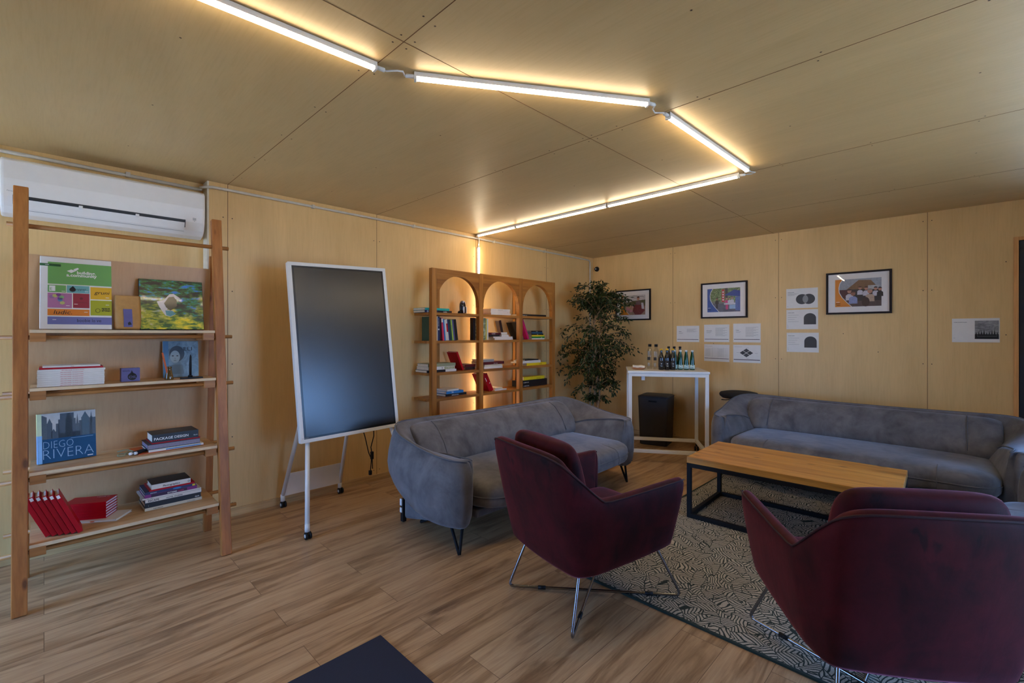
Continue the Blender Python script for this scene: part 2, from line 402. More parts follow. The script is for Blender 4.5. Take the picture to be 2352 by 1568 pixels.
def glazing(name, T, w, h, n, door=False):
    """frame in local x (width) / y (height), centred on z"""
    mb = MB(T); f = .065
    mb.box(0,w,0,f,-.035,.035,M_ANTH); mb.box(0,w,h-f,h,-.035,.035,M_ANTH)
    for i in range(n+1):
        x = (w-f)*i/n; mb.box(x,x+f,f,h-f,-.035,.035,M_ANTH)
    o = struct(mb, name, .004)
    MB(T).box(f*.5,w-f*.5,f*.5,h-f*.5,-.006,.006,M_PANE).build('glass_pane', o)
    if door: MB(T).box(w-.05,w-.03,1.0,1.14,.035,.07,M_STEEL).build('door_handle', o, .004)
    return o
glazing('door_1', on_right_wall(DOOR_R[1], .0, XW+.036), DOOR_R[1]-DOOR_R[0], 2.16, 2, True)
glazing('window_1', Matrix(((-1,0,0,WIN_F[1]),(0,0,1,YF-.1),(0,1,0,WIN_F[2]),(0,0,0,1))), 2.05, 2.04, 2)
glazing('window_2', Matrix(((0,0,1,XL-.1),(1,0,0,DOOR_L[0]),(0,1,0,0),(0,0,0,1))), 1.35, 2.10, 1)
# orange wood trim around the right door
mb = MB(); mb.box(XW-.012, XW+.03, -.308, -.278, 0, 2.19, M_OAKTRIM); mb.box(XW-.012, XW+.03, -1.93, -.308, 2.16, 2.19, M_OAKTRIM); mb.box(XW-.012, XW+.03, -1.93, -1.90, 0, 2.16, M_OAKTRIM)
struct(mb, 'trim_1', .002)
struct(MB().box(.85,XW,YW-.014,YW,0,.06,M_BASE), 'baseboard_back', .002)
struct(MB().box(XL,.85,YW+.106,YW+.12,0,.06,M_BASE), 'baseboard_recess', .002)
struct(MB().box(XW-.014,XW,-.278,YW-.014,0,.06,M_BASEY), 'baseboard_right', .002)
struct(MB().box(.838,.852,YW+.001,YW+.119,0,CEIL,plain('pale_corner_strip',(214,206,186),.6)), 'trim_2')
# ground outside
mb = MB(); mb.box(-25,30,-25,30,-.35,-.25, blobs('pale_terrace', [(.3,(176,172,162)),(.5,(190,186,178)),(.7,(204,200,192))], 3, rough=.9)); struct(mb, 'ground')
mb = MB()
mh = blobs('hedge_leaves', [(.35,(22,34,18)),(.5,(50,74,36)),(.7,(96,124,66))], 9, rough=.8)
rows = []
for i in range(41):
    y = -14+i*.7; row = []
    for j in range(13):
        z = -.3+j*.17; a = j/12
        row.append((10.6+1.2*math.sin(a*PI*.9)*-.5+random.uniform(-.12,.12), y, z+random.uniform(-.06,.06)))
    row += [(11.8, y, 1.7), (11.9, y, -.3)]
    rows.append(row)
mb.loft(rows, mh); tag(mb.build('hedge', None, sub=1), 'clipped green hedge outside beyond the glazed door', 'hedge')

# ================================================================ CONDUITS, AIR CONDITIONER, SENSOR
r = .0105
t = thing('cable_conduit', 'thin grey cable conduit along the top of the back wall, turning down in the corner', 'conduit')
mb = MB(); mb.tube([(.80,YW+.02,2.445),(.83,YW-.01,2.450),(.87,YW-.018,2.455),(5.56,YW-.018,2.455),(5.61,YW-.018,2.45),(5.628,YW-.018,2.42),(5.628,YW-.018,.07)], r, M_GREYP)
mb.build('pipe', t)
for x in (1.6,2.6,3.7,4.6): MB().box(x-.012,x+.012,YW-.031,YW,2.441,2.469,M_GREYP).build('clip', t, .002)
for z in (1.9,1.2): MB().box(5.614,5.642,YW-.031,YW,z-.012,z+.012,M_GREYP).build('clip', t, .002)
mb = MB(); mb.tube([(XL+.02,YW+.10,2.462),(-.3,YW+.10,2.462),(.3,YW+.10,2.455),(.78,YW+.10,2.45),(.82,YW+.06,2.447)], .012, M_GREYP)
for x in (-1.1,-.35,.4): mb.box(x-.012,x+.012,YW+.084,YW+.12,2.442,2.474,M_GREYP)
tag(mb.build('cable_conduit'), 'grey cable conduit in the recess above the air conditioner', 'conduit')
t = thing('air_conditioner', 'white wall mounted air conditioner above the ladder shelf', 'air conditioner', at(-.175, 4.08, 2.06))
prof = [(0,.02),(-.10,.0),(-.165,.012),(-.20,.045),(-.218,.10),(-.226,.20),(-.222,.305),(-.205,.32),(0,.325)]
mb = MB(); n = len(prof)
secs = []
for x, k in ((0,.965),(.006,.99),(.015,1),(.965,1),(.974,.99),(.98,.965)):
    secs.append([(x, p[0]*k, .16+(p[1]-.16)*k) for p in prof])
mb.loft(secs, M_ACW); o = mb.build('body', t)
for p in o.data.polygons: p.use_smooth = False
o.modifiers.new('b','BEVEL').width = .006
AD = plain('vent_dark',(26,30,34),.5)
def ac_pt(a, s=0):   # a 0..1 up the lower front curve
    P = [(-.165,.012),(-.20,.045),(-.218,.10),(-.226,.20)]; a = a*(len(P)-1); i = min(int(a), len(P)-2); f = a-i
    return (P[i][0]*(1-f)+P[i+1][0]*f-s, P[i][1]*(1-f)+P[i+1][1]*f)
def ac_band(a0, a1, x0, x1, s, m):
    pts = [ac_pt(a0+(a1-a0)*i/5, s) for i in range(6)]; vs = [(x0,y,z) for y,z in pts]+[(x1,y,z) for y,z in pts]
    return MB().add(vs, [(i,i+1,7+i,6+i) for i in range(5)], m)
ac_band(.60,.70,.05,.865,.0012,AD).build('air_outlet', t)
mb = ac_band(.24,.61,.055,.86,.005,M_ACW); mb.build('louver', t)
ac_band(.215,.232,.055,.86,.0012,plain('shadow_gap',(120,124,128),.6)).build('louver_gap', t)
for x in (.05,.858): ac_band(.42,.66,x,x+.007,.0018,AD).build('outlet_end', t)
for x in (.33,.60): MB().box(x-.006,x+.012,-.232,-.215,.082,.10,M_WHITEP).build('louver_clip', t, .002)
mb = MB(Matrix.Translation((0,-.2295,0)) @ Matrix.Rotation(PI/2,4,'X')); g = plain('grey_print',(150,150,150),.6)
for i in range(3): mb.rect(.905,.925,.125-.006*i,.128-.006*i,.0,g)
mb.rect(.913,.917,.105,.109,0,g); mb.build('status_marks', t)
MB(Matrix.Translation((0,-.2295,0)) @ Matrix.Rotation(PI/2,4,'X')).text('Panasonic',.028,.125,0,.011,g).build('printed_logo', t)
mb = MB(on_right_wall(3.887,2.33)); mb.lathe([(.036,0),(.036,.012),(.028,.03),(.012,.036)], M_BLACK); mb.lathe([(.008,.036),(.008,.039)], M_WHITEP)
tag(mb.build('wall_sensor'), 'small round black sensor high on the right wall near the corner', 'sensor')

# ================================================================ LED STRIPS
M_LED = emitter('led_diffuser', (1.0, .80, .54), LED_STRENGTH)
def led(p, q, label, cat='light', normal=(0,0,-1), ends=True):
    """batten from p to q; p,q on the mounting surface; normal points into the room"""
    p, q, nrm = Vector(p), Vector(q), Vector(normal); a = (q-p).normalized(); s = a.cross(nrm).normalized(); L_ = (q-p).length
    T = Matrix((a, s, nrm)).transposed().to_4x4(); T.translation = p
    t = thing('led_batten', label, cat, None, 'LED battens of the ceiling zigzag')
    mb = MB(T); mb.box(0,L_,-.0135,.0135,.001,.021,M_WHITEP); mb.build('housing', t, .002)
    mb = MB(T); k = 8; sec = [(.0115*math.cos(PI*i/k)*-1, .0212+.0135*math.sin(PI*i/k)) for i in range(k+1)]
    mb.loft([[(x,y,z) for y,z in sec] for x in (.012, L_-.012)], M_LED, cap=True); mb.build('diffuser', t)
    for x0, x1 in ((0,.011),(L_-.011,L_)): MB(T).box(x0,x1,-.0145,.0145,.001,.035,M_WHITEP).build('end_cap', t, .002)
    return t
led((-.22,1.817,CEIL),(.965,1.742,CEIL),'bright LED batten nearest the camera, cut by the top edge of the picture')
led((1.115,1.69,CEIL),(2.03,1.085,CEIL),'bright LED batten in the middle of the ceiling, sloping down to the right')
led((2.215,1.078,CEIL),(3.325,1.054,CEIL),'short looking LED batten leading back to the turn at the right')
led((3.40,1.13,CEIL),(3.405,2.20,CEIL),'LED batten starting the long line back, right end at the turn')
led((3.405,2.207,CEIL),(3.41,3.30,CEIL),'middle LED batten of the long line towards the back wall')
led((3.41,3.307,CEIL),(3.415,3.90,CEIL),'last LED batten of the long line, ending at the back wall')
led((3.456,YW,2.36),(3.456,YW,1.24),'vertical LED batten on the back wall, going down behind the arched bookcase',normal=(0,-1,0))
led((3.456,YW,1.235),(3.456,YW,.3),'lower vertical LED batten on the back wall hidden by the arched bookcase',normal=(0,-1,0))
def cable(pts, label):
    mb = MB(); mb.tube(pts, .004, M_WHITEP, 6)
    for a, b in ((pts[0], pts[1]), (pts[-1], pts[-2])):
        a, b = Vector(a), Vector(b); mb.cyl(a, a+(b-a).normalized()*.035, .009, M_WHITEP, 8)
    tag(mb.build('light_cable'), label, 'cable')
z = CEIL-.018
cable([(.966,1.742,z),(1.01,1.735,z),(1.04,1.70,z),(1.06,1.69,z),(1.08,1.71,z),(1.114,1.69,z)], 'white link cable between the nearest LED batten and the middle one')
cable([(2.031,1.085,z),(2.07,1.07,z),(2.10,1.10,z),(2.14,1.11,z),(2.17,1.08,z),(2.214,1.078,z)], 'white link cable between the middle LED batten and the one leading back')
cable([(3.326,1.054,z),(3.37,1.052,z),(3.41,1.03,z),(3.43,1.06,z),(3.41,1.10,z),(3.40,1.128,z)], 'white link cable looped at the right hand turn of the LED line')
cable([(3.415,3.904,z),(3.42,3.922,z),(3.45,3.922,2.45),(3.456,3.930,2.41),(3.456,3.943,2.362)], 'white link cable from the ceiling line down to the vertical LED batten')

# ================================================================ RUG, MAT
mb = MB(); mb.box(2.162,5.14,-.29,1.698,.0,.008,M_RUG)
gr = plain('dark_green_binding',(34,50,44),.9)
t = thing('area_rug','grey and dark green leaf patterned rug under the coffee table','rug')
mb.build('pile', t)
mb = MB(); X0,X1,Y0,Y1 = 2.15,5.15,-.30,1.71
for a in ((X0,X0+.014,Y0,Y1),(X1-.014,X1,Y0,Y1),(X0,X1,Y0,Y0+.014),(X0,X1,Y1-.014,Y1)): mb.box(*a,0,.0095,gr)
mb.build('binding', t)
tag(MB().box(.05,1.075,.2,1.9,0,.012,plain('dark_navy_mat',(34,38,56),.85,bump=.3,scale=300)).build('floor_mat',None,.003),'dark navy floor mat, its corner at the bottom edge of the picture','mat')

# ================================================================ SOFAS
def catmull(rows, sub):
    """smooth interpolation between rows of points (lists of Vectors)"""
    out = []; n = len(rows)
    for i in range(n-1):
        a, b, c, d = rows[max(0,i-1)], rows[i], rows[i+1], rows[min(n-1,i+2)]
        for s in range(sub):
            t = s/sub; out.append([.5*((2*q)+(r_-p)*t+(2*p-5*q+4*r_-u)*t*t+(3*q-p-3*r_+u)*t**3) for p,q,r_,u in zip(a,b,c,d)])
    out.append(rows[-1]); return out
def make_sofa(label, W, group, sh_=0.0):
    t = thing('sofa', label, 'sofa', W, group)
    # rim xy, rim z, low z, ridge (x,y,z), inner foot (x,y)
    K = [((.925,-.415),.585,.185,(.900,-.400,.580),(.885,-.385)),
         ((.985,-.420),.600,.165,(.915,-.385,.592),(.865,-.360)),
         ((1.035,-.34),.605,.155,(.925,-.300,.590),(.845,-.270)),
         ((1.055,-.14),.622,.150,(.900,-.140,.575),(.830,-.130)),
         ((1.065,.05),.655,.195,(.880,.010,.550),(.815,.010)),
         ((1.060,.20),.690,.270,(.865,.110,.520),(.80,.10)),
         ((1.015,.315),.722,.320,(.86,.18,.53),(.79,.16)),
         ((.925,.375),.735,.315,(.83,.25,.60),(.76,.20)),
         ((.75,.395),.732,.300,(.72,.30,.66),(.70,.22)),
         ((.35,.40),.724,.300,(.35,.32,.68),(.35,.24)),
         ((0,.40),.722,.300,(0,.32,.68),(0,.24))]
    def q_(x): return x-sh_ if x > .45+sh_*0 else x*(.45-sh_ if sh_ else .45)/.45
    K = [((q_(a[0]),a[1]),b,c_,(q_(d_[0]),d_[1],d_[2]),(q_(e_[0]),e_[1])) for a,b,c_,d_,e_ in K]
    rows = []
    ctr = Vector((0,-.05))
    for i,(R_,zr,zl,rd,ft) in enumerate(K):
        p = Vector(R_)
        a = Vector(K[max(0,i-1)][0]); b = Vector(K[min(len(K)-1,i+1)][0]); d = (b-a).normalized(); nrm = Vector((d.y,-d.x))
        if nrm.dot(p-ctr) < 0: nrm = -nrm
        belly = .065 if 2 < i < 9 else (.05 if i >= 9 else .03)
        lo = p+nrm*(-.03); 
        sec = [Vector((ft[0],ft[1],zl+.01)), Vector((lo.x,lo.y,zl)), Vector((p.x+nrm.x*.03,p.y+nrm.y*.03,zl+.05)),
               Vector((p.x+nrm.x*belly,p.y+nrm.y*belly,.42 if i<5 else .46)), Vector((p.x+nrm.x*.03,p.y+nrm.y*.03,zr-.07)),
               Vector((p.x,p.y,zr-.006)), Vector((p.x-nrm.x*.012,p.y-nrm.y*.012,zr)), Vector((p.x-nrm.x*.04,p.y-nrm.y*.04,zr-.012)),
               Vector(((p.x*.4+rd[0]*.6),(p.y*.4+rd[1]*.6),zr*.4+rd[2]*.6)), Vector(rd), Vector((rd[0]-.01,rd[1]-.01,rd[2]-.03)), Vector((ft[0],ft[1],.42))]
        rows.append(sec)
    half = catmull(rows, 3)
    full = half + [[Vector((-v.x,v.y,v.z)) for v in s] for s in reversed(half[:-1])]
    mb = MB(); mb.loft(full, M_SOFA); mb.build('shell', t, sub=1)
    mb = MB(); mb.tube([s[5]+Vector((0,0,.003)) for s in full[2:-2]], .005, M_SEAMG, 6); mb.build('rim_piping', t)
    for sx in (1,-1):
        pts = [Vector((s[9].x*sx, s[9].y, s[9].z+.003)) for s in half[:19]]
        MB().tube(pts, .005, M_SEAMG, 6).build('arm_piping', t)
    # backrest cushion
    xs_ = [-.90,-.885,-.83,-.71,-.70,-.69,-.35,0,.35,.69,.70,.71,.83,.885,.90]
    secs = []
    for x0_ in xs_:
        x = x0_; e = min(1, (abs(x)-.83)/.07) if abs(x) > .83 else 0
        g = .012 if abs(abs(x)-.70) < .001 else 0
        sh = .05*e; cv = -.05*(abs(x)/.9)**3 
        x = math.copysign(q_(abs(x0_)), x0_); secs.append([Vector((x,.30,.40)), Vector((x,.13+sh+g+cv,.40)), Vector((x,.115+sh+g+cv,.47)), Vector((x,.17+sh*1.1+g+cv,.58)), Vector((x,.25+sh+g+cv*.6,.675)), Vector((x,.315,.712-sh*.5)), Vector((x,.36,.712-sh*.5)), Vector((x,.37,.66)), Vector((x,.36,.5))])
    MB().loft(secs, M_SOFA).build('backrest_cushion', t, sub=2)
    for x in (-q_(.70),q_(.70)): 
        c = -.05*(.7/.9)**3+.006
        MB().tube([(x,.118+c,.47),(x,.172+c,.58),(x,.25+c*.6,.675),(x,.315,.708)], .003, M_SEAMG, 6).build('backrest_seam', t)
    # seat cushion
    def ring(ins, z, bul=0):
        pts = []; x1, y0, y1, rr = .875-sh_-ins, -.54+ins, .20-ins*.3, .19-ins*.5
        for k in range(-10, 11): pts.append(Vector((x1-rr and (x1-rr)*k/10, y0-.02*(1-(k/10)**2), z)))
        for k in range(1, 7): a = -PI/2+PI/2*k/6; pts.append(Vector((x1-rr+rr*math.cos(a), y0+rr+rr*math.sin(a), z)))
        for k in range(1, 4): pts.append(Vector((x1, y0+rr+(y1-y0-rr)*k/3, z)))
        for k in range(-9, 10): pts.append(Vector((-(x1)*k/10, y1, z)))
        for k in range(0, 4): pts.append(Vector((-x1, y1-(y1-y0-rr)*k/3, z)))
        for k in range(1, 6): a = PI+PI/2*k/6; pts.append(Vector((-(x1-rr)+rr*math.cos(a), y0+rr+rr*math.sin(a), z)))
        return pts
    mb = MB(); mb.loft([ring(.06,.262), ring(.012,.275), ring(0,.315), ring(.006,.345), ring(0,.375), ring(.015,.41), ring(.06,.432), ring(.2,.442)], M_SOFA)
    mb.build('seat_cushion', t, sub=1)
    mb = MB(); mb.tube(ring(.002,.346), .0045, M_SEAMG, 6, closed=True); mb.build('seat_piping', t)
    for x in (-q_(.55),q_(.55)): MB().tube([(x,-.561+.0,.30),(x,-.566,.345),(x,-.556,.39),(x,-.53,.418),(x,-.47,.431),(x,-.40,.436)], .0025, M_SEAMG, 6).build('seat_seam', t)
    MB().box(-.86+sh_,.86-sh_,-.40,.30,.205,.262,M_SOFA).build('seat_rail', t, .015)
    mb = MB(); k_ = sh_; mb.prism([(-.975+k_,-.08),(.975-k_,-.08),(.975-k_,.25),(.93-k_,.31),(-.93+k_,.31),(-.975+k_,.25)], .045, .34, M_SOFA); mb.v = [Vector((v.x,v.y,v.z+(.31-v.y)*.22 if v.z < .1 else v.z)) for v in mb.v]; mb.build('rear_skirt', t, .02)
    for sx in (1,-1):
        for y, yb in ((-.38,-.29),(.22,.12)):
            f = Vector((sx*(.985-sh_) if y < 0 else sx*(.86-sh_), y, .010))
            a = Vector((sx*(.955-sh_),y+.005,.20)) if y < 0 else Vector((sx*(.82-sh_),y,.06)); b = Vector((sx*(.99-sh_),yb,.20)) if y < 0 else Vector((sx*(.86-sh_),yb,.06))
            m1, m2 = f+(a-f)*.12, f+(b-f)*.12
            MB().tube([a, m1+(a-f).normalized()*.01, f+(a-f)*.03+Vector((0,0,.001)), f+(b-f)*.03, m2, b], .0095, M_BLKMET, 8).build('hairpin_leg', t)
    return t
S1 = make_sofa('grey velvet sofa in front of the arched bookcase', at(2.785, 2.61), 'grey velvet sofas')
def copy_tree(o, parent=None):
    c = o.copy(); COL.objects.link(c)
    if parent is not None: c.parent = parent; c.matrix_parent_inverse = o.matrix_parent_inverse.copy(); c.matrix_basis = o.matrix_basis.copy()
    for ch in list(o.children):
        if ch.name != c.name: copy_tree(ch, c)
    return c
bpy.context.view_layer.update()
S2 = copy_tree(S1); S2.matrix_world = at(4.88, .70, .0105, -PI/2); S2['label'] = 'grey velvet sofa along the right wall behind the coffee table'
S3 = make_sofa('short grey velvet sofa mostly cut off by the right edge, beside the nearest armchair', at(3.384, -.60, .0105, PI-.1), 'grey velvet sofas', .36)

# ================================================================ ARMCHAIRS
def make_chair(label, W):
    t = thing('armchair', label, 'armchair', W, 'wine red velvet armchairs')
    K = [((.325,.30,.600),(.275,.265,.30)), ((.345,.325,.632),(.285,.285,.29)), ((.30,.345,.640),(.25,.295,.282)), ((.05,.345,.632),(.0,.300,.275)),
         ((-.17,.345,.630),(-.18,.298,.272)), ((-.225,.342,.648),(-.22,.296,.272)), ((-.30,.332,.715),(-.262,.288,.272)), ((-.365,.318,.775),(-.295,.275,.272)),
         ((-.41,.290,.820),(-.317,.250,.272)), ((-.435,.22,.842),(-.327,.19,.272)), ((-.452,.10,.850),(-.335,.09,.272)), ((-.455,0,.851),(-.337,0,.272))]
    rows = []
    for i,(T_,B_) in enumerate(K):
        a = Vector(K[max(0,i-1)][0]); b = Vector(K[min(len(K)-1,i+1)][0]); d = Vector((b.x-a.x,b.y-a.y)).normalized(); n = Vector((d.y,-d.x,0))
        if n.x*(T_[0]-.05)+n.y*T_[1] < 0: n = -n
        T3, B3 = Vector(T_), Vector(B_); th = .052
        if i == 0: th = .03; 
        mid = T3*.45+B3*.55+n*.012; up = T3+n*.0-Vector((0,0,.035))
        rows.append([B3-n*th, B3, B3+(T3-B3)*.06+n*.006, mid, up+n*.006, T3-Vector((0,0,.010)), T3-n*th*.5+Vector((0,0,.006)), T3-n*th-Vector((0,0,.010)), up-n*(th+.004), T3*.4+B3*.6-n*th])
    half = catmull(rows, 2)
    full = half+[[Vector((v.x,-v.y,v.z)) for v in s] for s in reversed(half[:-1])]
    MB().loft(full, M_WINE).build('shell', t, sub=1)
    pts = [s[5]*.98+s[6]*.02 for s in full[2:-2]]
    MB().tube(pts, .0038, M_WINES, 6).build('rim_piping', t)
    MB().prism([(.27,-.25),(.27,.25),(-.2,.255),(-.29,.22),(-.29,-.22),(-.2,-.255)], .278, .34, M_WINE).build('seat_base', t, .01)
    def cushion(x0,x1,y0,y1,z0,z1,name,T=None,r=.05,top=.012):
        m_ = MB(T); xs2 = [x0,x0+r*.25,x0+r,(x0+x1)/2,x1-r,x1-r*.25,x1]
        def ring(x, ix):
            iy = ix; cy=(y0+y1)/2; hw=(y1-y0)/2-iy; zc=(z0+z1)/2; hz=(z1-z0)/2-ix
            return [Vector((x,cy+hw*a,zc+hz*b)) for a,b in ((-1,-.55),(-.93,-.93),(-.5,-1),(0,-1.0),(.5,-1),(.93,-.93),(1,-.55),(1,.55),(.93,.93),(.5,1.04),(0,1.08),(-.5,1.04),(-.93,.93),(-1,.55))]
        ins = [r*.45,r*.12,0,0,0,r*.12,r*.45]
        m_.loft([ring(x,i_) for x,i_ in zip(xs2,ins)], M_WINE); return m_.build(name, t, sub=2)
    cushion(-.28,.33,-.275,.275,.335,.445,'seat_cushion')
    T = Matrix.Translation((-.205,0,.423)) @ Matrix.Rotation(-.22,4,'Y')
    # upright pillow: local z up the back
    m_ = MB(T); secs = []
    for z, hw, th in ((0,.24,.03),(.02,.256,.055),(.10,.267,.065),(.28,.268,.062),(.38,.266,.056),(.430,.248,.046),(.452,.216,.030),(.458,.18,.015)):
        secs.append([Vector((-th*.8,-hw*.9,z)),Vector((-th,-hw*.5,z)),Vector((-th,0,z)),Vector((-th,hw*.5,z)),Vector((-th*.8,hw*.9,z)),Vector((0,hw,z)),Vector((th*.8,hw*.9,z)),Vector((th,hw*.5,z)),Vector((th*1.05,0,z)),Vector((th,-hw*.5,z)),Vector((th*.8,-hw*.9,z)),Vector((0,-hw,z))])
    m_.loft(secs, M_WINE); m_.build('back_cushion', t, sub=1)
    for i, s in enumerate((1,-1)):
        A, B = Vector((-.345,s*.272,.0078+.0135*i)), Vector((.365,-s*.290,.0078+.0135*i))
        m_ = MB(); 
        def bend(p, q, r_, r0=.04):   # rounded corner at q between p and r_
            a = (p-q).normalized(); b = (r_-q).normalized(); return [q+a*r0, q+a*r0*.45+b*r0*.1, q+a*r0*.1+b*r0*.45, q+b*r0]
        At = Vector((-.25,s*.215,.275)); Bt = Vector((.235,-s*.235,.280)); Ai = Vector((-.13,s*.16,.273)); Bi = Vector((.13,-s*.15,.275))
        m_.tube([Ai]+bend(Ai,At,A,.02)+bend(At,A,B,.03)+bend(A,B,Bt,.03)+bend(B,Bt,Bi,.02)+[Bi], .0072, M_STEEL, 8)
        w_ = m_.build('wire_leg_frame', t)
        for f in (.2,.82):
            c = A+(B-A)*f; d = (B-A).normalized()*.02
            MB().cyl(c-d, c+d, .0105, M_BLACK, 8).build('foot_pad', w_)
    return t
C1 = make_chair('wine red velvet armchair in the centre, turned to the coffee table', at(2.045,1.43,.0065,math.radians(-14),0,-.014))
bpy.context.view_layer.update()
C2 = copy_tree(C1); C2.matrix_world = at(2.23,.288,.0095,math.radians(36),0,-.014); C2['label'] = 'wine red velvet armchair seen from behind, filling the lower right corner'

# ================================================================ COFFEE TABLE
t = thing('coffee_table','low coffee table with oak plank top and black square metal frame','table',at(3.73,.89,.0105,.03))
hx, hy = .335, .615
mb = MB(); pw = 2*hx/5
for i in range(5): mb.box(-hx+pw*i+.0006,-hx+pw*(i+1)-.0006,-hy,hy,.405,.450,M_TABLE)
mb.build('tabletop', t, .002)
mb = MB(); q = .015
for sx in (-1,1):
    for sy in (-1,1): MB().box(sx*(hx-.015)-q,sx*(hx-.015)+q,sy*(hy-.015)-q,sy*(hy-.015)+q,0,.404,M_BLKMET).build('leg', t, .002)
for z, nm in ((0,'floor_frame'),(.374,'top_frame')):
    mb = MB()
    for s in (-1,1):
        mb.box(s*(hx-.015)-q,s*(hx-.015)+q,-hy+.03,hy-.03,z,z+.03,M_BLKMET); mb.box(-hx+.03,hx-.03,s*(hy-.015)-q,s*(hy-.015)+q,z,z+.03,M_BLKMET)
    mb.build(nm, t, .002)

# ================================================================ DISPLAY ON STAND
yaw, tilt, roll = -.047, .128, .029
ex = Vector((math.cos(yaw),math.sin(yaw),0)); nn = Vector((-math.sin(yaw),math.cos(yaw),0))
up = nn*math.sin(tilt)+Vector((0,0,math.cos(tilt)))
a = ex*math.cos(roll)+up*math.sin(roll); c = -ex*math.sin(roll)+up*math.cos(roll); nz = a.cross(c)
T = Matrix((a,c,nz)).transposed().to_4x4(); T.translation = (1.641,3.302,.619)   # local x right, y up, z towards room
t = thing('touch_display','large dark portrait touch display tilted on its white rolling stand','screen',at(1.6,3.5,0)); 
def rel(p, o=(1.6,3.5,0)): return (p[0]-o[0],p[1]-o[1],p[2]-o[2])
W2, HH = .3825, 1.303
mb = MB(); mb.box(-W2,W2,0,HH,-.045,0,M_WHITEP); d = mb.build('display_panel', t, .006); d.matrix_basis = at(1.6,3.5,0).inverted() @ T
mb = MB(); f = .026
mb.box(-W2,W2,0,f,0,.006,M_WHITE); mb.box(-W2,W2,HH-f,HH,0,.006,M_WHITE); mb.box(-W2,-W2+f,f,HH-f,0,.006,M_WHITE); mb.box(W2-f,W2,f,HH-f,0,.006,M_WHITE); mb.build('bezel', d, .002)
mb = MB(); mb.box(-W2+f,W2-f,f,HH-f,0,.003,plain('screen_black_border',(20,20,22),.3)); mb.build('inner_border', d)
m, nt, p, L = base('matte_screen_glass'); p.inputs['Base Color'].default_value = (.020,.018,.017,1); p.inputs['Roughness'].default_value = .27; p.inputs['Specular IOR Level'].default_value = .7
n = noise(nt, L, mapping(nt, L, (1,1,1)), 2, 2); L(ramp(nt, L, n, [(.3,(.018,.016,.015)),(.7,(.021,.019,.018))]), p.inputs['Base Color'])
g = f+.014; MB().box(-W2+g,W2-g,g,HH-g,.003,.0045,m).build('screen', d)
mb = MB(); mb.box(W2,W2+.010,.52,.68,-.03,-.012,M_WHITEP); mb.box(W2,W2+.011,.665,.675,-.028,-.014,plain('orange_tip',(190,130,80),.5)); mb.build('stylus', d, .002)
MB().text('SAMSUNG',-W2+.01,.03,.0065,.010,plain('logo_grey',(150,150,150),.5),T=Matrix.Rotation(0,4,'Z')).build('brand_logo', d)
casters = []
def leg(top, foot, name='leg'):
    lg = MB().tube([rel(top), rel((foot[0],foot[1],foot[2]+.09))], .0155, M_WHITE, 12).build(name, t)
    c0 = Vector(rel(foot))
    mb = MB(Matrix.Translation(c0)); mb.cyl((0,0,.10),(0,0,.048),.0165,M_WHITE,12); mb.build('caster_housing', lg, 0)
    for s in (-1,1): 
        mb = MB(Matrix.Translation(c0)); mb.cyl((.0+s*.006,-.012,.0245),(s*.019,-.012,.0245),.024,M_BLACK,16); mb.cyl((s*.019,-.012,.0245),(s*.021,-.012,.0245),.012,M_WHITE,12); mb.build('caster_wheel', lg)
zt = T @ Vector((-W2+.075,.10,-.06)); leg(tuple(zt), (1.245,3.165,0))
zt = T @ Vector((W2-.06,.10,-.06)); leg(tuple(zt), (2.06,3.15,0))
zt = T @ Vector((-.16,.75,-.07)); leg(tuple(zt), (1.335,3.88,0))
zt = T @ Vector((.16,.75,-.07)); leg(tuple(zt), (1.80,3.87,0))
mb = MB(); mb.add([rel(p) for p in ((1.34,3.865,.09),(1.80,3.855,.09),(1.80,3.825,.27),(1.345,3.835,.27),(1.34,3.875,.09),(1.80,3.865,.09),(1.80,3.835,.27),(1.345,3.845,.27))], [(0,1,2,3),(7,6,5,4),(0,4,5,1),(1,5,6,2),(2,6,7,3),(3,7,4,0)], M_WHITE); mb.build('rear_brace_panel', t)
mb = MB(T=Matrix.Translation((-1.6,-3.5,0)) @ T); mb.box(-.24,.24,.45,.80,-.075,-.047,M_WHITE); mb.build('mounting_plate', t, .004)
mb = MB(); 
P0 = T @ Vector((.10,.02,-.05))
mb.tube([P0,(1.80,3.42,.55),(1.84,3.44,.42),(1.87,3.45,.36),(1.86,3.45,.25)], .004, M_BLACK, 6); mb.tube([T @ Vector((.19,.02,-.05)),(1.88,3.43,.55),(1.86,3.44,.46),(1.875,3.45,.40),(1.88,3.45,.28)], .004, M_BLACK, 6)
mb.box(1.865,1.885,3.44,3.46,.36,.42,M_BLACK); mb.box(1.85,1.87,3.44,3.46,.235,.27,M_BLACK)
tag(mb.build('power_cable'),'two black cables hanging below the touch display','cable')
mb = MB(); mb.box(1.845,1.875,2.94,2.975,0,.165,M_BLACK); mb.box(1.835,1.845,2.945,2.97,.12,.17,M_WHITEP); mb.box(1.835,1.845,2.945,2.97,.07,.105,M_WHITEP)
tag(mb.build('power_strip',None,.003),'black power strip with white plugs standing behind the left end of the sofa','power strip')

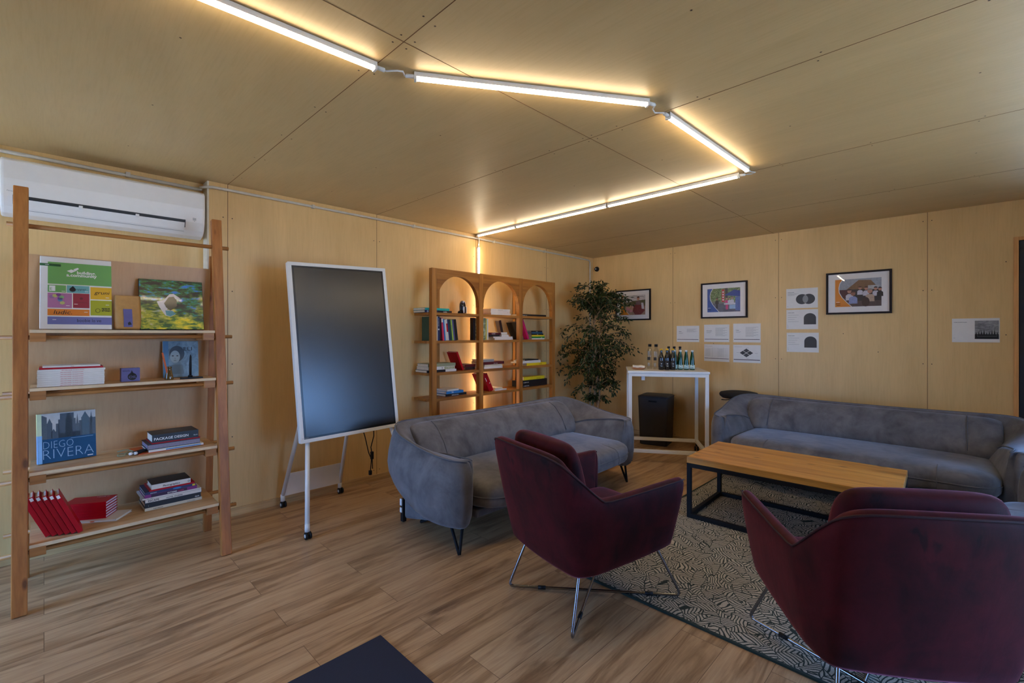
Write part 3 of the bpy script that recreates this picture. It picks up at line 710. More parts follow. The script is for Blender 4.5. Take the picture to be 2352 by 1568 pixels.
# ================================================================ BOOKS
def cv(name, c, **k): return plain('cover_'+name, c, k.pop('rough', .45), var=k.pop('var', .05), **k)
CRED=cv('crimson',(176,2,22),spec=.25); CDRED=cv('dark_red',(92,18,24)); CWHT=cv('white',(226,222,212)); CCRM=cv('cream',(214,204,178)); CBLK=cv('black',(24,22,24))
CNAVY=cv('navy',(38,46,92)); CBLUE=cv('blue',(40,124,190)); CTEAL=cv('teal',(30,168,158)); CDGRN=cv('dark_green',(30,72,58)); CGRN=cv('green',(44,140,60)); CLIME=cv('lime',(160,190,80))
CYEL=cv('yellow',(232,206,30)); CMAG=cv('magenta',(186,16,92)); COLV=cv('olive',(150,152,118)); CGRY=cv('grey',(150,148,148)); CPUR=cv('purple',(132,40,120)); CVIO=cv('violet',(84,80,132))
CORG=cv('orange',(206,96,34)); CPINK=cv('pink',(206,50,90)); CBRN=cv('dark_brown',(48,30,24)); CMINT=cv('pale_green',(150,190,170)); CSTEEL=cv('slate_blue',(34,88,122))
M_TXW = plain('ink_white',(236,236,232),.6,var=0); M_TXK = plain('ink_black',(24,22,24),.6,var=0); M_TXR = plain('ink_red',(200,40,40),.6,var=0); M_TXG = plain('ink_grey',(120,120,120),.7,var=0)
def book(label, W, L, D, Th, cover, top=None, title=None, ts=.5, tm=None, tw=None, page=None, group=None, deco=None, name='book', ty=None, inset=.004, cat='book'):
    """lying flat: spine along x at y=0 facing -y, pages towards +y, z up"""
    t = thing(name, label, cat, W, group)
    c = min(.0022, Th*.14); mb = MB()
    mb.box(0,L,0,D,0,c,cover); mb.box(0,L,0,D,Th-c,Th,top or cover); mb.box(0,L,0,c*1.2,c,Th-c,cover)
    S = Matrix.Rotation(PI/2,4,'X') @ Matrix.Translation((0,0,.0004))
    if title:
        for (s, x, al, m_, hs) in title: mb.text(s, L*x, Th*(ty if ty is not None else .28), 0, Th*hs, m_, S, align=al, bold=.02)
    if deco: deco(mb, L, D, Th, S)
    mb.build('cover', t)
    MB().box(inset,L-inset,c*1.2,D-inset,c,Th-c,page or M_PAGE).build('page_block', t)
    return t
def stand(x, y, z, rz=0, lean=0):
    """book standing upright, spine to the viewer (-y): local x -> up, local z -> -x (left).. thickness grows to the right"""
    B = Matrix(((0,0,1,0),(0,1,0,0),(-1,0,0,0),(0,0,0,1)))   # x->-z, z->x : spine reads top to bottom
    return Matrix.Translation((x,y,z)) @ Matrix.Rotation(rz,4,'Z') @ Matrix.Rotation(lean,4,'Y') @ B

# ================================================================ LADDER SHELF
def FY(z): return 3.30+.25*z/2.13           # front post line
def RY(z): return 3.80-.18*z/1.95
t = thing('ladder_shelf','pine ladder shelf unit with plywood shelves under the air conditioner','shelf',at(0,0,0))
for x, xt in ((-.085,-.085),(.80,.80)):
    p = MB().beam((x,FY(0),0.0),(xt,FY(2.10)+.0,2.13 if x>0 else 2.15),.056,.045,M_PINE,up=(0,1,0)).build('front_post', t, .004)
    MB().beam((x+.004,RY(0),0),(x+.004,RY(1.90),1.90),.046,.045,M_PINE,up=(0,1,0)).build('rear_post', t, .004)
ZS = [(1.40,3.425,3.635),(1.10,3.40,3.67),(.675,3.37,3.72),(.322,3.33,3.75)]
for z, y0, y1 in ZS:
    mb = MB(); mb.box(-.052,.768,y0+.001,y1,z-.016,z,M_PLYSH); mb.box(-.052,.768,y0,y0+.001,z-.016,z,M_EDGE); mb.build('shelf', t)
    for x in (-.022,.735): MB().box(x-.03,x+.03,y0+.002,min(y1+.02,RY(z)),z-.062,z-.0165,M_PINEX).build('support_rail', t, .002)
    for y in (y0+.03, y1-.04): MB().cyl((-.155,y,z-.040),(.87,y,z-.040),.0115,M_PINEX,10).build('dowel', t)
MB().cyl((-.136,3.525,1.947),(.867,3.525,1.947),.0125,M_PINEX,10).build('dowel', t)
mb = MB(); a, b = Vector((0,RY(.29)-.035,.29)), Vector((0,RY(1.81)-.035,1.81))
mb.beam((.36,a.y,a.z),(.36,b.y,b.z),.84,.009,M_PLYBK,up=(0,1,0)); mb.build('back_panel', t)
MW = plain('zinc_bolt',(190,196,205),.25,.8)
for z in (1.17,.985,.50,.90):
    MB().lathe([(.011,0),(.011,.003),(.006,.004),(.005,.009)],MW,n=14,T=Matrix.Translation((.752,RY(z)-.01,z)) @ Matrix.Rotation(-PI/2,4,'Y')).build('bolt', t)
def leanW(x, y, z, tilt=.2, rz=0, d=0):
    """panel standing on a shelf, leaning back: local x right, y up, z to viewer"""
    return Matrix.Translation((x,y,z+d*math.sin(tilt)+.0004)) @ Matrix.Rotation(rz,4,'Z') @ Matrix(((1,0,0,0),(0,math.sin(tilt),-math.cos(tilt),0),(0,math.cos(tilt),math.sin(tilt),0),(0,0,0,1)))
# --- top shelf
z1 = 1.4015
t = thing('brand_board','white board with coloured logo tiles leaning on the top shelf','board',leanW(-.018,3.50,z1,.185,-.03,.016))
MB().box(0,.292,0,.405,-.016,0,M_WHITE).build('board', t, .003)
mb = MB(); e = .0006
def tile(x0,x1,y0,y1,c): mb.rect(.292*x0,.292*x1,.405*y0,.405*y1,e,plain('tile_%d_%d_%d'%c,c,.4,var=.02))
tile(.105,1,.62,.925,(104,168,88)); tile(0,.28,.865,.90,(36,104,62)); tile(.105,.35,.505,.605,(104,168,88)); tile(.36,.675,.505,.61,(104,172,176)); tile(.69,1,.425,.60,(226,174,20))
tile(.105,.43,.29,.495,(178,112,158)); tile(.445,.675,.295,.50,(150,10,52)); tile(.105,.675,.185,.275,(224,126,24)); tile(.69,1,.195,.41,(168,172,16)); tile(.105,1,.065,.17,(104,110,168))
e = .0012; w_, h_ = .292, .405
mb.text('building.',.50*w_,.775*h_,e,.024,M_TXW,bold=.03); mb.text('a.community',.355*w_,.735*h_,e,.024,M_TXW,bold=.03)
for k in range(2): mb.poly([((.36+.09*k)*w_,(.81+.03*k)*h_),((.42+.09*k)*w_,(.835+.03*k)*h_),((.49+.04*k)*w_,(.82+.03*k)*h_),((.42+.06*k)*w_,(.785+.03*k)*h_)],e,M_TXW)
mb.rect(.125*w_,.205*w_,.52*h_,.595*h_,e,M_TXW); mb.text('E',.135*w_,.53*h_,e+.0003,.022,plain('tile_104_168_88',(104,168,88)))
mb.disc(.44*w_,.55*h_,.013,.012,e,M_TXK); mb.poly([(.40*w_,.565*h_),(.48*w_,.565*h_),(.445*w_,.602*h_)],e,M_TXK); mb.text('opper',.485*w_,.545*h_,e,.017,M_TXK,slant=.3)
mb.text('gruni',.745*w_,.50*h_,e,.028,M_TXK,slant=.25,w=.062); mb.text('ludic.',.185*w_,.205*h_,e,.032,M_TXK,slant=.2,w=.072); mb.text('space',.85*w_,.285*h_,e,.016,M_TXK,bold=.03); mb.text('artisan',.85*w_,.255*h_,e,.016,M_TXK,bold=.03,w=.038)
mb.disc(.795*w_,.265*h_,.0105,.012,e,M_TXK,T=None); mb.disc(.795*w_,.265*h_,.0085,.010,e+.0003,plain('tile_168_172_16',(168,172,16)))
mb.text('boobie lo',.50*w_,.10*h_,e,.026,M_TXK,w=.075); mb.text('ve',.775*w_,.10*h_,e,.026,M_TXK,w=.020)
for k,(cx,cy,c) in enumerate(((.16,.44,(150,110,160)),(.20,.455,(196,196,110)),(.25,.47,(120,60,130)),(.29,.44,(130,180,120)),(.27,.40,(90,140,180)),(.30,.36,(190,190,110)),(.27,.42,(110,70,150)))): mb.disc(cx*w_,cy*h_,.010,.009,e,plain('dab%d'%k,c))
mb.disc(.56*w_,.43*h_,.007,.007,e,plain('tile_mark',(110,10,40))); mb.rect(.48*w_,.64*w_,.37*h_,.375*h_,e,plain('tile_mark',(110,10,40)))
for (x,y) in ((.29,.52),(.61,.525),(.35,.32),(.46,.345),(.60,.235),(.91,.45),(.91,.345),(.17,.125),(.07,.88)): mb.rect(x*w_,(x+.05)*w_,y*h_,(y+.006)*h_,e,M_TXW)
mb.build('printed_cover', t)
# kraft pouch
mk = plain('kraft_paper',(190,142,78),.6,bump=.6,scale=40); mvl = plain('violet_label',(96,92,150),.5)
mb = MB(); secs = []
for z_, wv, th in ((0,.055,.022),(.012,.062,.026),(.06,.063,.024),(.11,.062,.015),(.16,.061,.005),(.196,.060,.0015),(.200,.059,.001)):
    secs.append([(x*wv, y*th, z_) for x,y in ((-1,0),(-.8,-.7),(-.3,-1),(.3,-1),(.8,-.7),(1,0),(.8,.7),(.3,1),(-.3,1),(-.8,.7))])
mb.loft(secs, mk); t = thing('paper_pouch','brown kraft pouch with violet label between the board and the canvas','pouch',at(.345,3.505,z1+.003,0,-.10)); mb.build('pouch', t)
mb = MB(); mb.add([(-.020,-.0275,.012),(.020,-.0275,.012),(.020,-.0275,.06),(.018,-.021,.118),(-.022,-.021,.118),(-.020,-.0275,.06)],[(0,1,2,5),(5,2,3,4)],mvl)
mb.add([(.0,-.0280,.022),(.016,-.0280,.026),(.008,-.0280,.044),(-.002,-.0280,.036)],[(0,1,2,3)],M_TXK); mb.build('label', t)
# painted canvas
t = thing('canvas_picture','glossy abstract canvas in green, yellow and blue on the top shelf','picture',leanW(.400,3.500,z1,.20,.0,.018))
MB().box(0,.325,0,.315,-.018,0,M_BLACK).build('panel', t, .002)
m, nt, p, L = base('abstract_foliage_print')
v1 = mapping(nt, L, (12,34,1), rot=(0,0,.45)); n1 = noise(nt, L, v1, 1.0, 6, .7, .3); n2 = noise(nt, L, mapping(nt, L, (5,5,1)), 1.4, 3, .5)
tc = N(nt,'ShaderNodeTexCoord'); sx_ = N(nt,'ShaderNodeSeparateXYZ'); L(tc.outputs['Object'], sx_.inputs[0])
mr = N(nt,'ShaderNodeMapRange'); mr.inputs[1].default_value=0; mr.inputs[2].default_value=.3; mr.inputs[3].default_value=.75; mr.inputs[4].default_value=0; L(sx_.outputs[1], mr.inputs[0])
low = ramp(nt, L, n1, [(.33,lin((14,44,18))),(.43,lin((56,110,24))),(.50,lin((176,176,30))),(.60,lin((246,220,30)))])
hi = ramp(nt, L, n1, [(.38,lin((8,14,14))),(.47,lin((16,56,30))),(.54,lin((40,124,50))),(.62,lin((36,120,220)))])
ad = N(nt,'ShaderNodeMath',operation='ADD'); L(mr.outputs[0], ad.inputs[0]); mm = N(nt,'ShaderNodeMath',operation='MULTIPLY_ADD'); L(n2, mm.inputs[0]); mm.inputs[1].default_value=1.4; mm.inputs[2].default_value=-.7; L(mm.outputs[0], ad.inputs[1])
L(mixc(nt, L, ramp(nt, L, ad.outputs[0], [(.35,(0,0,0)),(.6,(1,1,1))]), hi, low), p.inputs['Base Color']); p.inputs['Roughness'].default_value=.3; p.inputs['Coat Weight'].default_value=.35; p.inputs['Coat Roughness'].default_value=.05
mb = MB(); mb.rect(.002,.323,.002,.313,.0006,m); q = [(.085,.175),(.120,.185),(.150,.225),(.170,.228),(.205,.200),(.190,.190),(.165,.205),(.145,.185),(.150,.150),(.135,.125),(.165,.120),(.175,.095),(.150,.080),(.125,.088),(.11,.115),(.095,.145)]
mb.poly(q,.0012,plain('pale_shape',(206,200,196),.15)); mb.poly([(.120,.165),(.145,.205),(.170,.210),(.185,.185),(.185,.150),(.165,.130),(.150,.120),(.13,.140)],.0017,plain('dark_shape',(22,24,20),.15)); mb.poly([(.125,.12),(.16,.118),(.18,.10),(.15,.083),(.13,.09)],.0017,plain('aqua_shape',(96,150,156),.15))
mb.build('print', t)
# --- second shelf
z2 = 1.1015
W_ = [('bottom',0,.262),('second from the bottom',.001,.262),('third from the bottom',.0005,.262),('fourth from the bottom',.001,.262),('fifth from the bottom',.0,.262),('sixth from the bottom',.001,.262),('seventh from the bottom',.0,.262),('just under the red one',.004,.262)]
for i,(s,dx,l) in enumerate(W_):
    book('white paperback with red spine lettering, %s of the ladder shelf stack'%s, at(-.026+dx,3.425,z2+.0113*i,0), l,.19,.0108,CWHT,title=[('LIBRO PARA CRECER . UN TALLER DE IDEAS',.5,'C',M_TXR,.42)],group='white paperbacks stacked on the ladder shelf')
book('thin red paperback near the top of the stack of white paperbacks', at(-.018,3.428,z2+.0906,0),.250,.185,.0085,CRED,group='white paperbacks stacked on the ladder shelf')
book('small white paperback on the very top of the stack on the ladder shelf', at(-.006,3.430,z2+.0996,0),.226,.17,.0085,CWHT,title=[('ATLAS',.5,'C',M_TXK,.5)],group='white paperbacks stacked on the ladder shelf')
t = thing('soap_box','small violet box printed OIL on the second ladder shelf','box',at(.312,3.47,z2,.06)); MB().box(0,.086,0,.04,0,.078,mvl).build('carton', t, .001)
mb = MB(Matrix.Rotation(PI/2,4,'X') @ Matrix.Translation((0,0,.0006))); mb.disc(.050,.028,.021,.021,0,M_TXK,24); mb.poly([(.031,.038),(.069,.038),(.054,.050),(.048,.066),(.044,.052)],0,M_TXK); mb.text('OIL',.033,.020,.0004,.019,mvl,slant=.2,w=.036); mb.rect(.006,.04,.060,.062,0,M_TXK); mb.text('organic soap',.006,.066,0,.006,M_TXK); mb.build('print', t)
t = thing('reed_bottle','small brown glass bottle holding an orange stick','bottle',at(.535,3.46,z2))
mb = MB(); mb.lathe([(.022,0),(.0225,.004),(.021,.02),(.014,.055),(.0125,.066),(.0145,.074),(.0145,.078),(.0115,.078),(.010,.06),(.018,.02),(.019,.006)], plain('amber_glass',(96,72,34),.1,coat=.5)); mb.build('glass', t)
tag(MB().beam((.530,3.455,z2+.012),(.497,3.43,z2+.165),.009,.003,CORG).build('wooden_stick'),'flat orange stick leaning in the brown glass bottle','stick')
t = thing('comic_book','grey blue comic album with a drawn face on its cover beside the bottle','book',leanW(.525,3.585,z2,.10,.0,.012)); MB().box(0,.185,.002,.228,-.010,-.002,M_PAGE).build('page_block', t)
mb = MB(); mg = blobs('album_cover',[(.35,(70,90,100)),(.5,(104,128,138)),(.7,(140,160,164))],9); mb.box(0,.187,0,.230,-.002,0,mg); mb.box(0,.187,0,.230,-.012,-.010,mg); e=.0005
mb.rect(0,.028,0,.23,e,plain('album_spine',(70,116,150))); mb.disc(.072,.150,.040,.050,e,plain('drawn_hair',(48,58,66)),24); mb.disc(.062,.130,.026,.040,e+.0004,plain('drawn_skin',(150,168,172)),24); mb.disc(.050,.136,.006,.003,e+.0008,M_TXK); mb.disc(.074,.136,.006,.003,e+.0008,M_TXK); mb.rect(.055,.068,.106,.108,e+.0008,M_TXK); mb.poly([(.06,.115),(.064,.115),(.061,.128)],e+.0008,M_TXG); mb.poly([(.04,.02),(.11,.02),(.10,.08),(.05,.08)],e+.0003,plain('drawn_coat',(92,112,122)))
mb.text('ELI',.108,.168,e,.034,M_TXK,w=.045); mb.build('cover', t)
t = thing('pen_stand','black pen standing upright on a slim black base at the right of the shelf','pen stand',at(.640,3.445,z2)); mb = MB(); mb.box(-.05,.065,-.012,.016,0,.007,M_BLACK); mb.cyl((.0,0,.007),(0,0,.02),.012,M_BLACK,12); mb.build('base', t)
MB().tube([(0,0,.015),(0,0,.09),(.001,0,.135),(.001,0,.148)],[.0065,.0072,.005,.002],M_BLACK,10).build('pen', t)
# --- third shelf
z3 = .6765
t = thing('art_book','blue art book lettered DIEGO RIVERA, standing cover out','book',leanW(-.022,3.535,z3,.10,.12,.030)); w_, h_, d_ = .235,.265,.030
MB().box(.004,w_-.002,.003,h_-.003,-d_+.002,-.002,M_PAGE).build('page_block', t)
mb = MB(); mblu = plain('cover_petrol',(22,78,118),.5,spec=.2); mb.box(0,w_,0,h_,-.002,0,mblu); mb.box(0,w_,0,h_,-d_,-d_+.002,M_BLACK); mb.box(-.002,0,0,h_*.56,-d_,0,plain('spine_light_blue',(120,170,214),.3)); mb.box(-.002,0,h_*.56,h_,-d_,0,plain('spine_lime',(196,206,150),.3))
e=.0005; mb.rect(0,.016,0,h_*.56,.0014,plain('spine_light_blue',(120,170,214),.3)); mb.rect(0,.015,h_*.56,h_,.0014,plain('spine_lime',(196,206,150),.3)); mb.rect(0,w_,h_*.48,h_,e,plain('print_sky',(186,184,176),.4,scale=60))
e=.0009; c1=plain('print_tower_dark',(34,33,34),.4,var=.25,scale=140); c2=plain('print_tower_green',(34,52,56),.4,var=.2,scale=140); c3=plain('print_tower_mid',(54,54,50),.4,var=.25,scale=140)
y0=h_*.48
def tower(x0,x1,y1,m_,sp=0,st=0):
    mb.rect(x0*w_,x1*w_,y0,y1*h_,e,m_)
    if st: mb.rect((x0+.03)*w_,(x1-.03)*w_,y1*h_,(y1+st)*h_,e,m_)
    if sp: mb.poly([(x0*w_+.002,y1*h_),(x1*w_-.002,y1*h_),((x0+x1)/2*w_,(y1+sp)*h_)],e,m_)
tower(0,.15,.93,c3,.04); tower(.15,.24,.80,c1,.10); tower(.22,.30,.62,c1,.06); tower(.30,.36,.78,c1); tower(.34,.64,.86,c1,0,.12); tower(.46,.58,.90,c3,0,.07); tower(.64,.70,.74,c3,.22); tower(.70,.75,.8,c1); tower(.74,.88,.86,c2,.12); tower(.88,1,.84,c1); tower(.90,.94,.86,c3,.13); tower(.36,.72,.58,plain('print_gate',(28,26,28),.4))
lt = plain('thin_pale_letters',(150,186,214),.5,var=0)
mb.text('DIEGO',.085*w_,.285*h_,.0009,.058,lt,w=.12,bold=-.022); mb.text('RIVERA',.08*w_,.075*h_,.0009,.076,lt,w=.205,bold=-.024); mb.rect(.55*w_,.95*w_,.445*h_,.452*h_,.0009,lt); mb.rect(.84*w_,.94*w_,.035*h_,.052*h_,.0009,M_TXW); mb.build('cover', t)
t = thing('spectacles','greenish pair of folded spectacles on the third ladder shelf','glasses',at(.31,3.44,z3,.35)); mgl = plain('sage_plastic',(140,142,112),.4)
for s in (0,1):
    mb = MB(); mb.tube([(s*.042+.018*math.cos(a*PI/7),.010*math.sin(a*PI/7)+s*.004,.011+.004*math.sin(a*PI/7)) for a in range(14)],.0035,mgl,6,closed=True); mb.build('rim', t)
mb = MB(); mb.tube([(.018,0,.012),(.022,.004,.016),(.025,.004,.012)],.003,mgl,6); mb.tube([(.058,.006,.012),(.075,.03,.012),(.06,.07,.02),(.02,.085,.015)],.003,mgl,6); mb.build('temple', t)
t = thing('orange_folder','flat orange folder lying under the stack with PACKAGE DESIGN','folder',at(.385,3.415,z3,.10)); MB().box(0,.33,0,.22,0,.004,CORG).build('folder', t); MB().box(.03,.25,.015,.018,.004,.0045,M_TXK).build('printed_line', t)
for x,y,s in ((.345,3.432,'left'),(.366,3.428,'right')):
    t = thing('marker','black marker with white end cap lying on the orange folder, %s of the two'%s,'marker',at(x+.01,y,z3+.0125,.75)); MB().cyl((0,0,0),(.085,.0,0),.008,M_BLACK,12).build('barrel', t); MB().cyl((-.012,0,0),(0,0,0),.0085,M_WHITEP,12).build('cap', t)
zz = z3+.0045
book('thin white and blue book at the bottom of the PACKAGE DESIGN stack', at(.432,3.425,zz,.03),.275,.22,.012,CWHT,deco=lambda mb,L,D,T_,S: mb.rect(L*.3,L*.95,T_*.2,T_*.7,0,CBLUE,S))
book('thick black book with lavender page edges under PACKAGE DESIGN', at(.428,3.435,zz+.0125,.03),.262,.20,.030,CBLK,page=plain('lavender_pages',(140,136,156),.8,var=.1,scale=100),deco=lambda mb,L,D,T_,S: mb.rect(.001,L-.001,.003,T_-.003,.0003,plain('lavender_pages',(140,136,156)),S))
book('slim red bound book directly under the PACKAGE DESIGN volume', at(.448,3.44,zz+.043,.03),.245,.19,.006,CRED)
book('black book with white letters PACKAGE DESIGN on its spine', at(.450,3.442,zz+.0495,.03),.233,.17,.046,CBLK,title=[('PACKAGE DESIGN',.04,'L',M_TXW,.46)],deco=lambda mb,L,D,T_,S: (mb.text('dipub',L*.935,T_*.3,0,.010,M_TXW,S,align='C'), mb.rect(L*.3,L*.68,.05,.13,T_+.0004,plain('cover_inset',(74,70,62)))))
# --- lowest ladder shelf
z4 = .3235
lean = -.39
for i in range(6):
    s = ['leftmost','second from the left','third from the left','fourth from the left','fifth from the left','rightmost'][i]
    x = .006+i*.0242
    book('leaning crimson hardcover on the bottom ladder shelf, %s of six'%s, stand(x-math.sin(-lean)*.235,3.40-.01*i,z4+math.cos(lean)*.235+.001,.0,lean) , .235,.125,.0205,CRED,top=CRED,title=None,group='crimson hardcovers leaning on the bottom ladder shelf',
         deco=lambda mb,L,D,T_,S: mb.rect(.004,.022,T_*.2,T_*.8,.0003,M_TXW,S))
book('white illustrated magazine under the stack of crimson hardcovers', at(.092,3.545,z4,-.58),.232,.15,.011,CWHT,deco=lambda mb,L,D,T_,S: mb.disc(L*.5,T_*.5,.012,.003,.0004,CORG,T=S))
for i in range(6):
    s = ['bottom','second from the bottom','third from the bottom','fourth from the bottom','fifth from the bottom','top'][i]
    book('crimson hardcover lying flat, %s of the stack of six'%s, at(.066+.001*(i%2),3.575,z4+.0115+i*.0155,-.50),.205,.125,.0152,CRED,group='crimson hardcovers stacked on the bottom ladder shelf',page=plain('white_pages',(226,216,220),.7),
         deco=(lambda mb,L,D,T_,S: mb.text('TALLER 01',L*.55,.10,T_+.0004,.014,M_TXW)) if i==5 else None)
zz = z4; B = [('thin cream book with tiny black lettering at the bottom of the tall mixed stack',.288,.21,.017,CCRM,[('THE DESIGN',.14,'L',M_TXK,.5),('BIG BUILDINGS',.8,'C',M_TXG,.35)],0),
 ('black spined book second from the bottom of the tall mixed stack',.282,.21,.030,CBLK,[('I',.06,'L',M_TXG,.5),('dipub',.97,'R',M_TXW,.35)],0),
 ('white book lettered ESCAPE HOTEL STORIES on its spine',.284,.22,.020,CGRY,[('ESCAPE',.05,'L',M_TXK,.80),('HOTEL STORIES',.36,'L',M_TXK,.58)],.002),
 ('thin white book between ESCAPE HOTEL STORIES and EXTREME',.296,.21,.008,CWHT,[('NEW . ZUMBO',.08,'L',M_TXK,.5)],-.012),
 ('purple book lettered EXTREME on its spine',.262,.20,.019,CPUR,[('EXTREME',.42,'L',M_TXW,.6),('HOMES',.62,'L',CPINK,.5)],.0),
 ('dark blue illustrated magazine with a yellow corner in the tall mixed stack',.255,.20,.015,CNAVY,[('CREATIVITY',.1,'L',M_TXW,.4)],.0),
 ('thin red and white book near the top of the tall mixed stack',.228,.19,.010,CRED,None,.022),
 ('thick white book with black front cover, top of the tall mixed stack',.196,.16,.030,CWHT,[('Photographics',.5,'C',M_TXK,.5),('O',.95,'C',M_TXK,.5)],.032)]
for i,(lb,l,d_,th,c,ti,dx) in enumerate(B):
    dec = None
    if i == 2: dec = lambda mb,L,D,T_,S: mb.rect(.001,L-.001,.001,T_-.001,-.0002,CWHT,S)
    if i == 5: dec = lambda mb,L,D,T_,S: (mb.rect(L-.018,L-.003,.002,T_-.002,.0003,CYEL,S), mb.disc(L*.62,T_*.5,.022,.005,.0003,CBLUE,T=S))
    if i == 4: dec = lambda mb,L,D,T_,S: mb.rect(.03,L*.8,.001,T_-.001,-.0002,plain('cover_plum',(58,28,60)),S)
    book(lb, at(.420+dx,3.475,zz,.02), l,d_,th,c,top=CBLK if i==7 else None,title=ti,deco=dec,ty=.22); zz += th+.0004

# ================================================================ ARCHED BOOKCASE
t = thing('arched_bookcase','oak bookcase with three round arches behind the grey sofa','bookcase',at(0,0,0))
PX = [2.604,3.205,3.812,4.398]; PWD = .055; YFR, YBK = 3.64, 3.945
for x in PX: MB().box(x,x+PWD,YFR,YFR+.05,0,2.012,M_OAK).build('front_post', t, .0015)
for x in (2.845,4.015): MB().box(x,x+.045,YBK-.04,YBK,0,1.95,M_OAK).build('rear_post', t, .0015)
SH = [1.585,1.31,1.0,.75,.45,.12]
for z in SH:
    mb = MB(); mb.box(2.578,4.455,YFR+.052,YBK-.041,z-.025,z,M_OAKX); mb.build('shelf', t, .0015)
    mb = MB()
    for i in range(3): mb.box(PX[i]+PWD+.0005,PX[i+1]-.0005,YFR+.004,YFR+.0525,z-.025,z,M_OAKX)
    mb.build('shelf_front', t)
for i in range(3):
    x0, x1 = PX[i]+PWD+.0005, PX[i+1]-.0005; cx = (x0+x1)/2; r_ = (x1-x0)/2-.004; zs, ry = 1.655, .30; n = 28
    top = 2.011; vs = []; fs = []
    for k in range(n+1):
        a = PI-PI*k/n; x = cx+r_*math.cos(a); z = zs+ry*math.sin(a)**.92 if math.sin(a) > 1e-6 else zs
        xt = x0 if k == 0 else x1 if k == n else x
        for y in (YFR+.002, YFR+.048): vs += [(x,y,z),(xt,y,top)]
    for k in range(n):
        b = 4*k; c_ = b+4
        fs += [(b,b+1,c_+1,c_),(b+2,c_+2,c_+3,b+3),(b,c_,c_+2,b+2),(b+1,b+3,c_+3,c_+1)]
    fs += [(0,2,3,1),(4*n,4*n+1,4*n+3,4*n+2)]
    MB().add(vs,fs,M_OAKX).build('arch_panel', t)
def flat(x, z, y=3.70, rz=0): return at(x, y, z+.0006, rz)
def stack(x, z, rows, grp=None):
    """rows: (label, length, depth, thick, cover, title, dx, rz)"""
    zz = z
    for r_ in rows:
        lb,l,d_,th,c,ti,dx,rz = r_[:8]
        book(lb, flat(x+dx, zz, 3.70 if len(r_)<9 else r_[8], rz), l, d_, th, c, title=ti, group=grp, ty=.25); zz += th+.0004
# row 1
z = SH[0]
book('dark blue book under the teal one, top shelf of the arched bookcase', flat(2.562,z,3.70,0),.155,.20,.022,CNAVY,deco=lambda mb,L,D,T_,S: (mb.disc(L*.22,T_*.5,.010,.008,.0003,M_TXW,T=S), mb.disc(L*.22,T_*.5,.006,.005,.0006,CNAVY,T=S)))
book('thin black book lettered KAAPELI on the top shelf of the arched bookcase', flat(2.722,z,3.70,0),.165,.17,.022,CBLK,title=[('KAAPELI',.5,'C',M_TXW,.55)],ty=.25)
book('teal hardcover on top of the dark blue and black books, top shelf', flat(2.560,z+.0225,3.69,.02),.295,.20,.022,CTEAL)
t = thing('handheld_gadget','black and silver rounded gadget under the first arch','gadget',at(3.078,3.76,z+.0005))
mb = MB(); secs=[]
for zz_, a, yo in ((0,.036,0),(.045,.037,0),(.08,.038,.0),(.105,.036,.0),(.122,.027,.005),(.131,.014,.008)): secs.append([(a*math.cos(k*PI/6),yo+.8*a*math.sin(k*PI/6),zz_) for k in range(12)])
mb.loft(secs, plain('gloss_black',(26,24,30),.2,coat=.6)); mb.build('body', t); MB().lathe([(.029,.112),(.026,.128),(.017,.137),(.004,.140)],plain('silver_top',(150,150,158),.25,.7)).build('silver_cap', t)
for x0,x1,y0_,y1_ in ((-.016,-.004,-.034,-.028),(.023,.031,-.031,-.020)): MB().box(x0,x1,y0_,y1_,.01,.075,M_WHITEP).build('white_strip', t,.002)
mb = MB(); mb.lathe([(.020,0),(.020,.02),(.012,.032)],M_BLACK,c=(-.044,-.005,0)); mb.build('side_knob', t)
stack(3.425, z, [('white book at the bottom of three under the middle arch',.305,.20,.022,CWHT,None,.002,0),('white book in the middle of three under the middle arch',.295,.20,.024,CWHT,[('O',.9,'C',M_TXK,.4)],-.005,0),('white book on top of three under the middle arch',.295,.20,.021,CWHT,[('LIGHT ARCHITECTURE',.5,'C',M_TXG,.35)],.0,0)],'white books under the middle arch')
stack(3.895, z, [('long black book with white dotted lettering under the right arch',.455,.2,.024,CBLK,[('Deckenwerk . ing',.05,'L',M_TXW,.5)],0.0,0)])
# row 2
z = SH[1]
book('tall dark green file standing sideways at the left end of the bookcase', stand(2.625,3.70,z+.236,0,0), .235,.14,.030,CDGRN)
U = [('pale green spined book, first from the left in the upright row',.018,.232,CMINT,0),('cream spined book, second in the upright row',.020,.240,CCRM,0),('dark blue lettered book, third in the upright row',.024,.236,CNAVY,.0),('thin black book beside the dark blue one in the upright row',.014,.228,CBLK,.0),
 ('pink and red magazine leaning in the upright row',.021,.226,CPINK,.09),('light blue thin book right of the pink magazine',.014,.214,CBLUE,.10),('cream and white thin book in the middle of the upright row',.016,.207,CWHT,.11),('white book with a red patch in the upright row',.017,.214,CWHT,.12),
 ('navy blue book right of the red patched one',.018,.212,CNAVY,.12),('dark green book in the right half of the upright row',.022,.213,CDGRN,.13),('lime green patterned book in the upright row',.017,.209,CLIME,.13),('thin purple book right of the lime green one',.017,.209,CVIO,.13),('thick black book closing the upright row on the right',.034,.213,CBLK,.14)]
xb = 2.674      # left foot of the next book
prev = 0.0
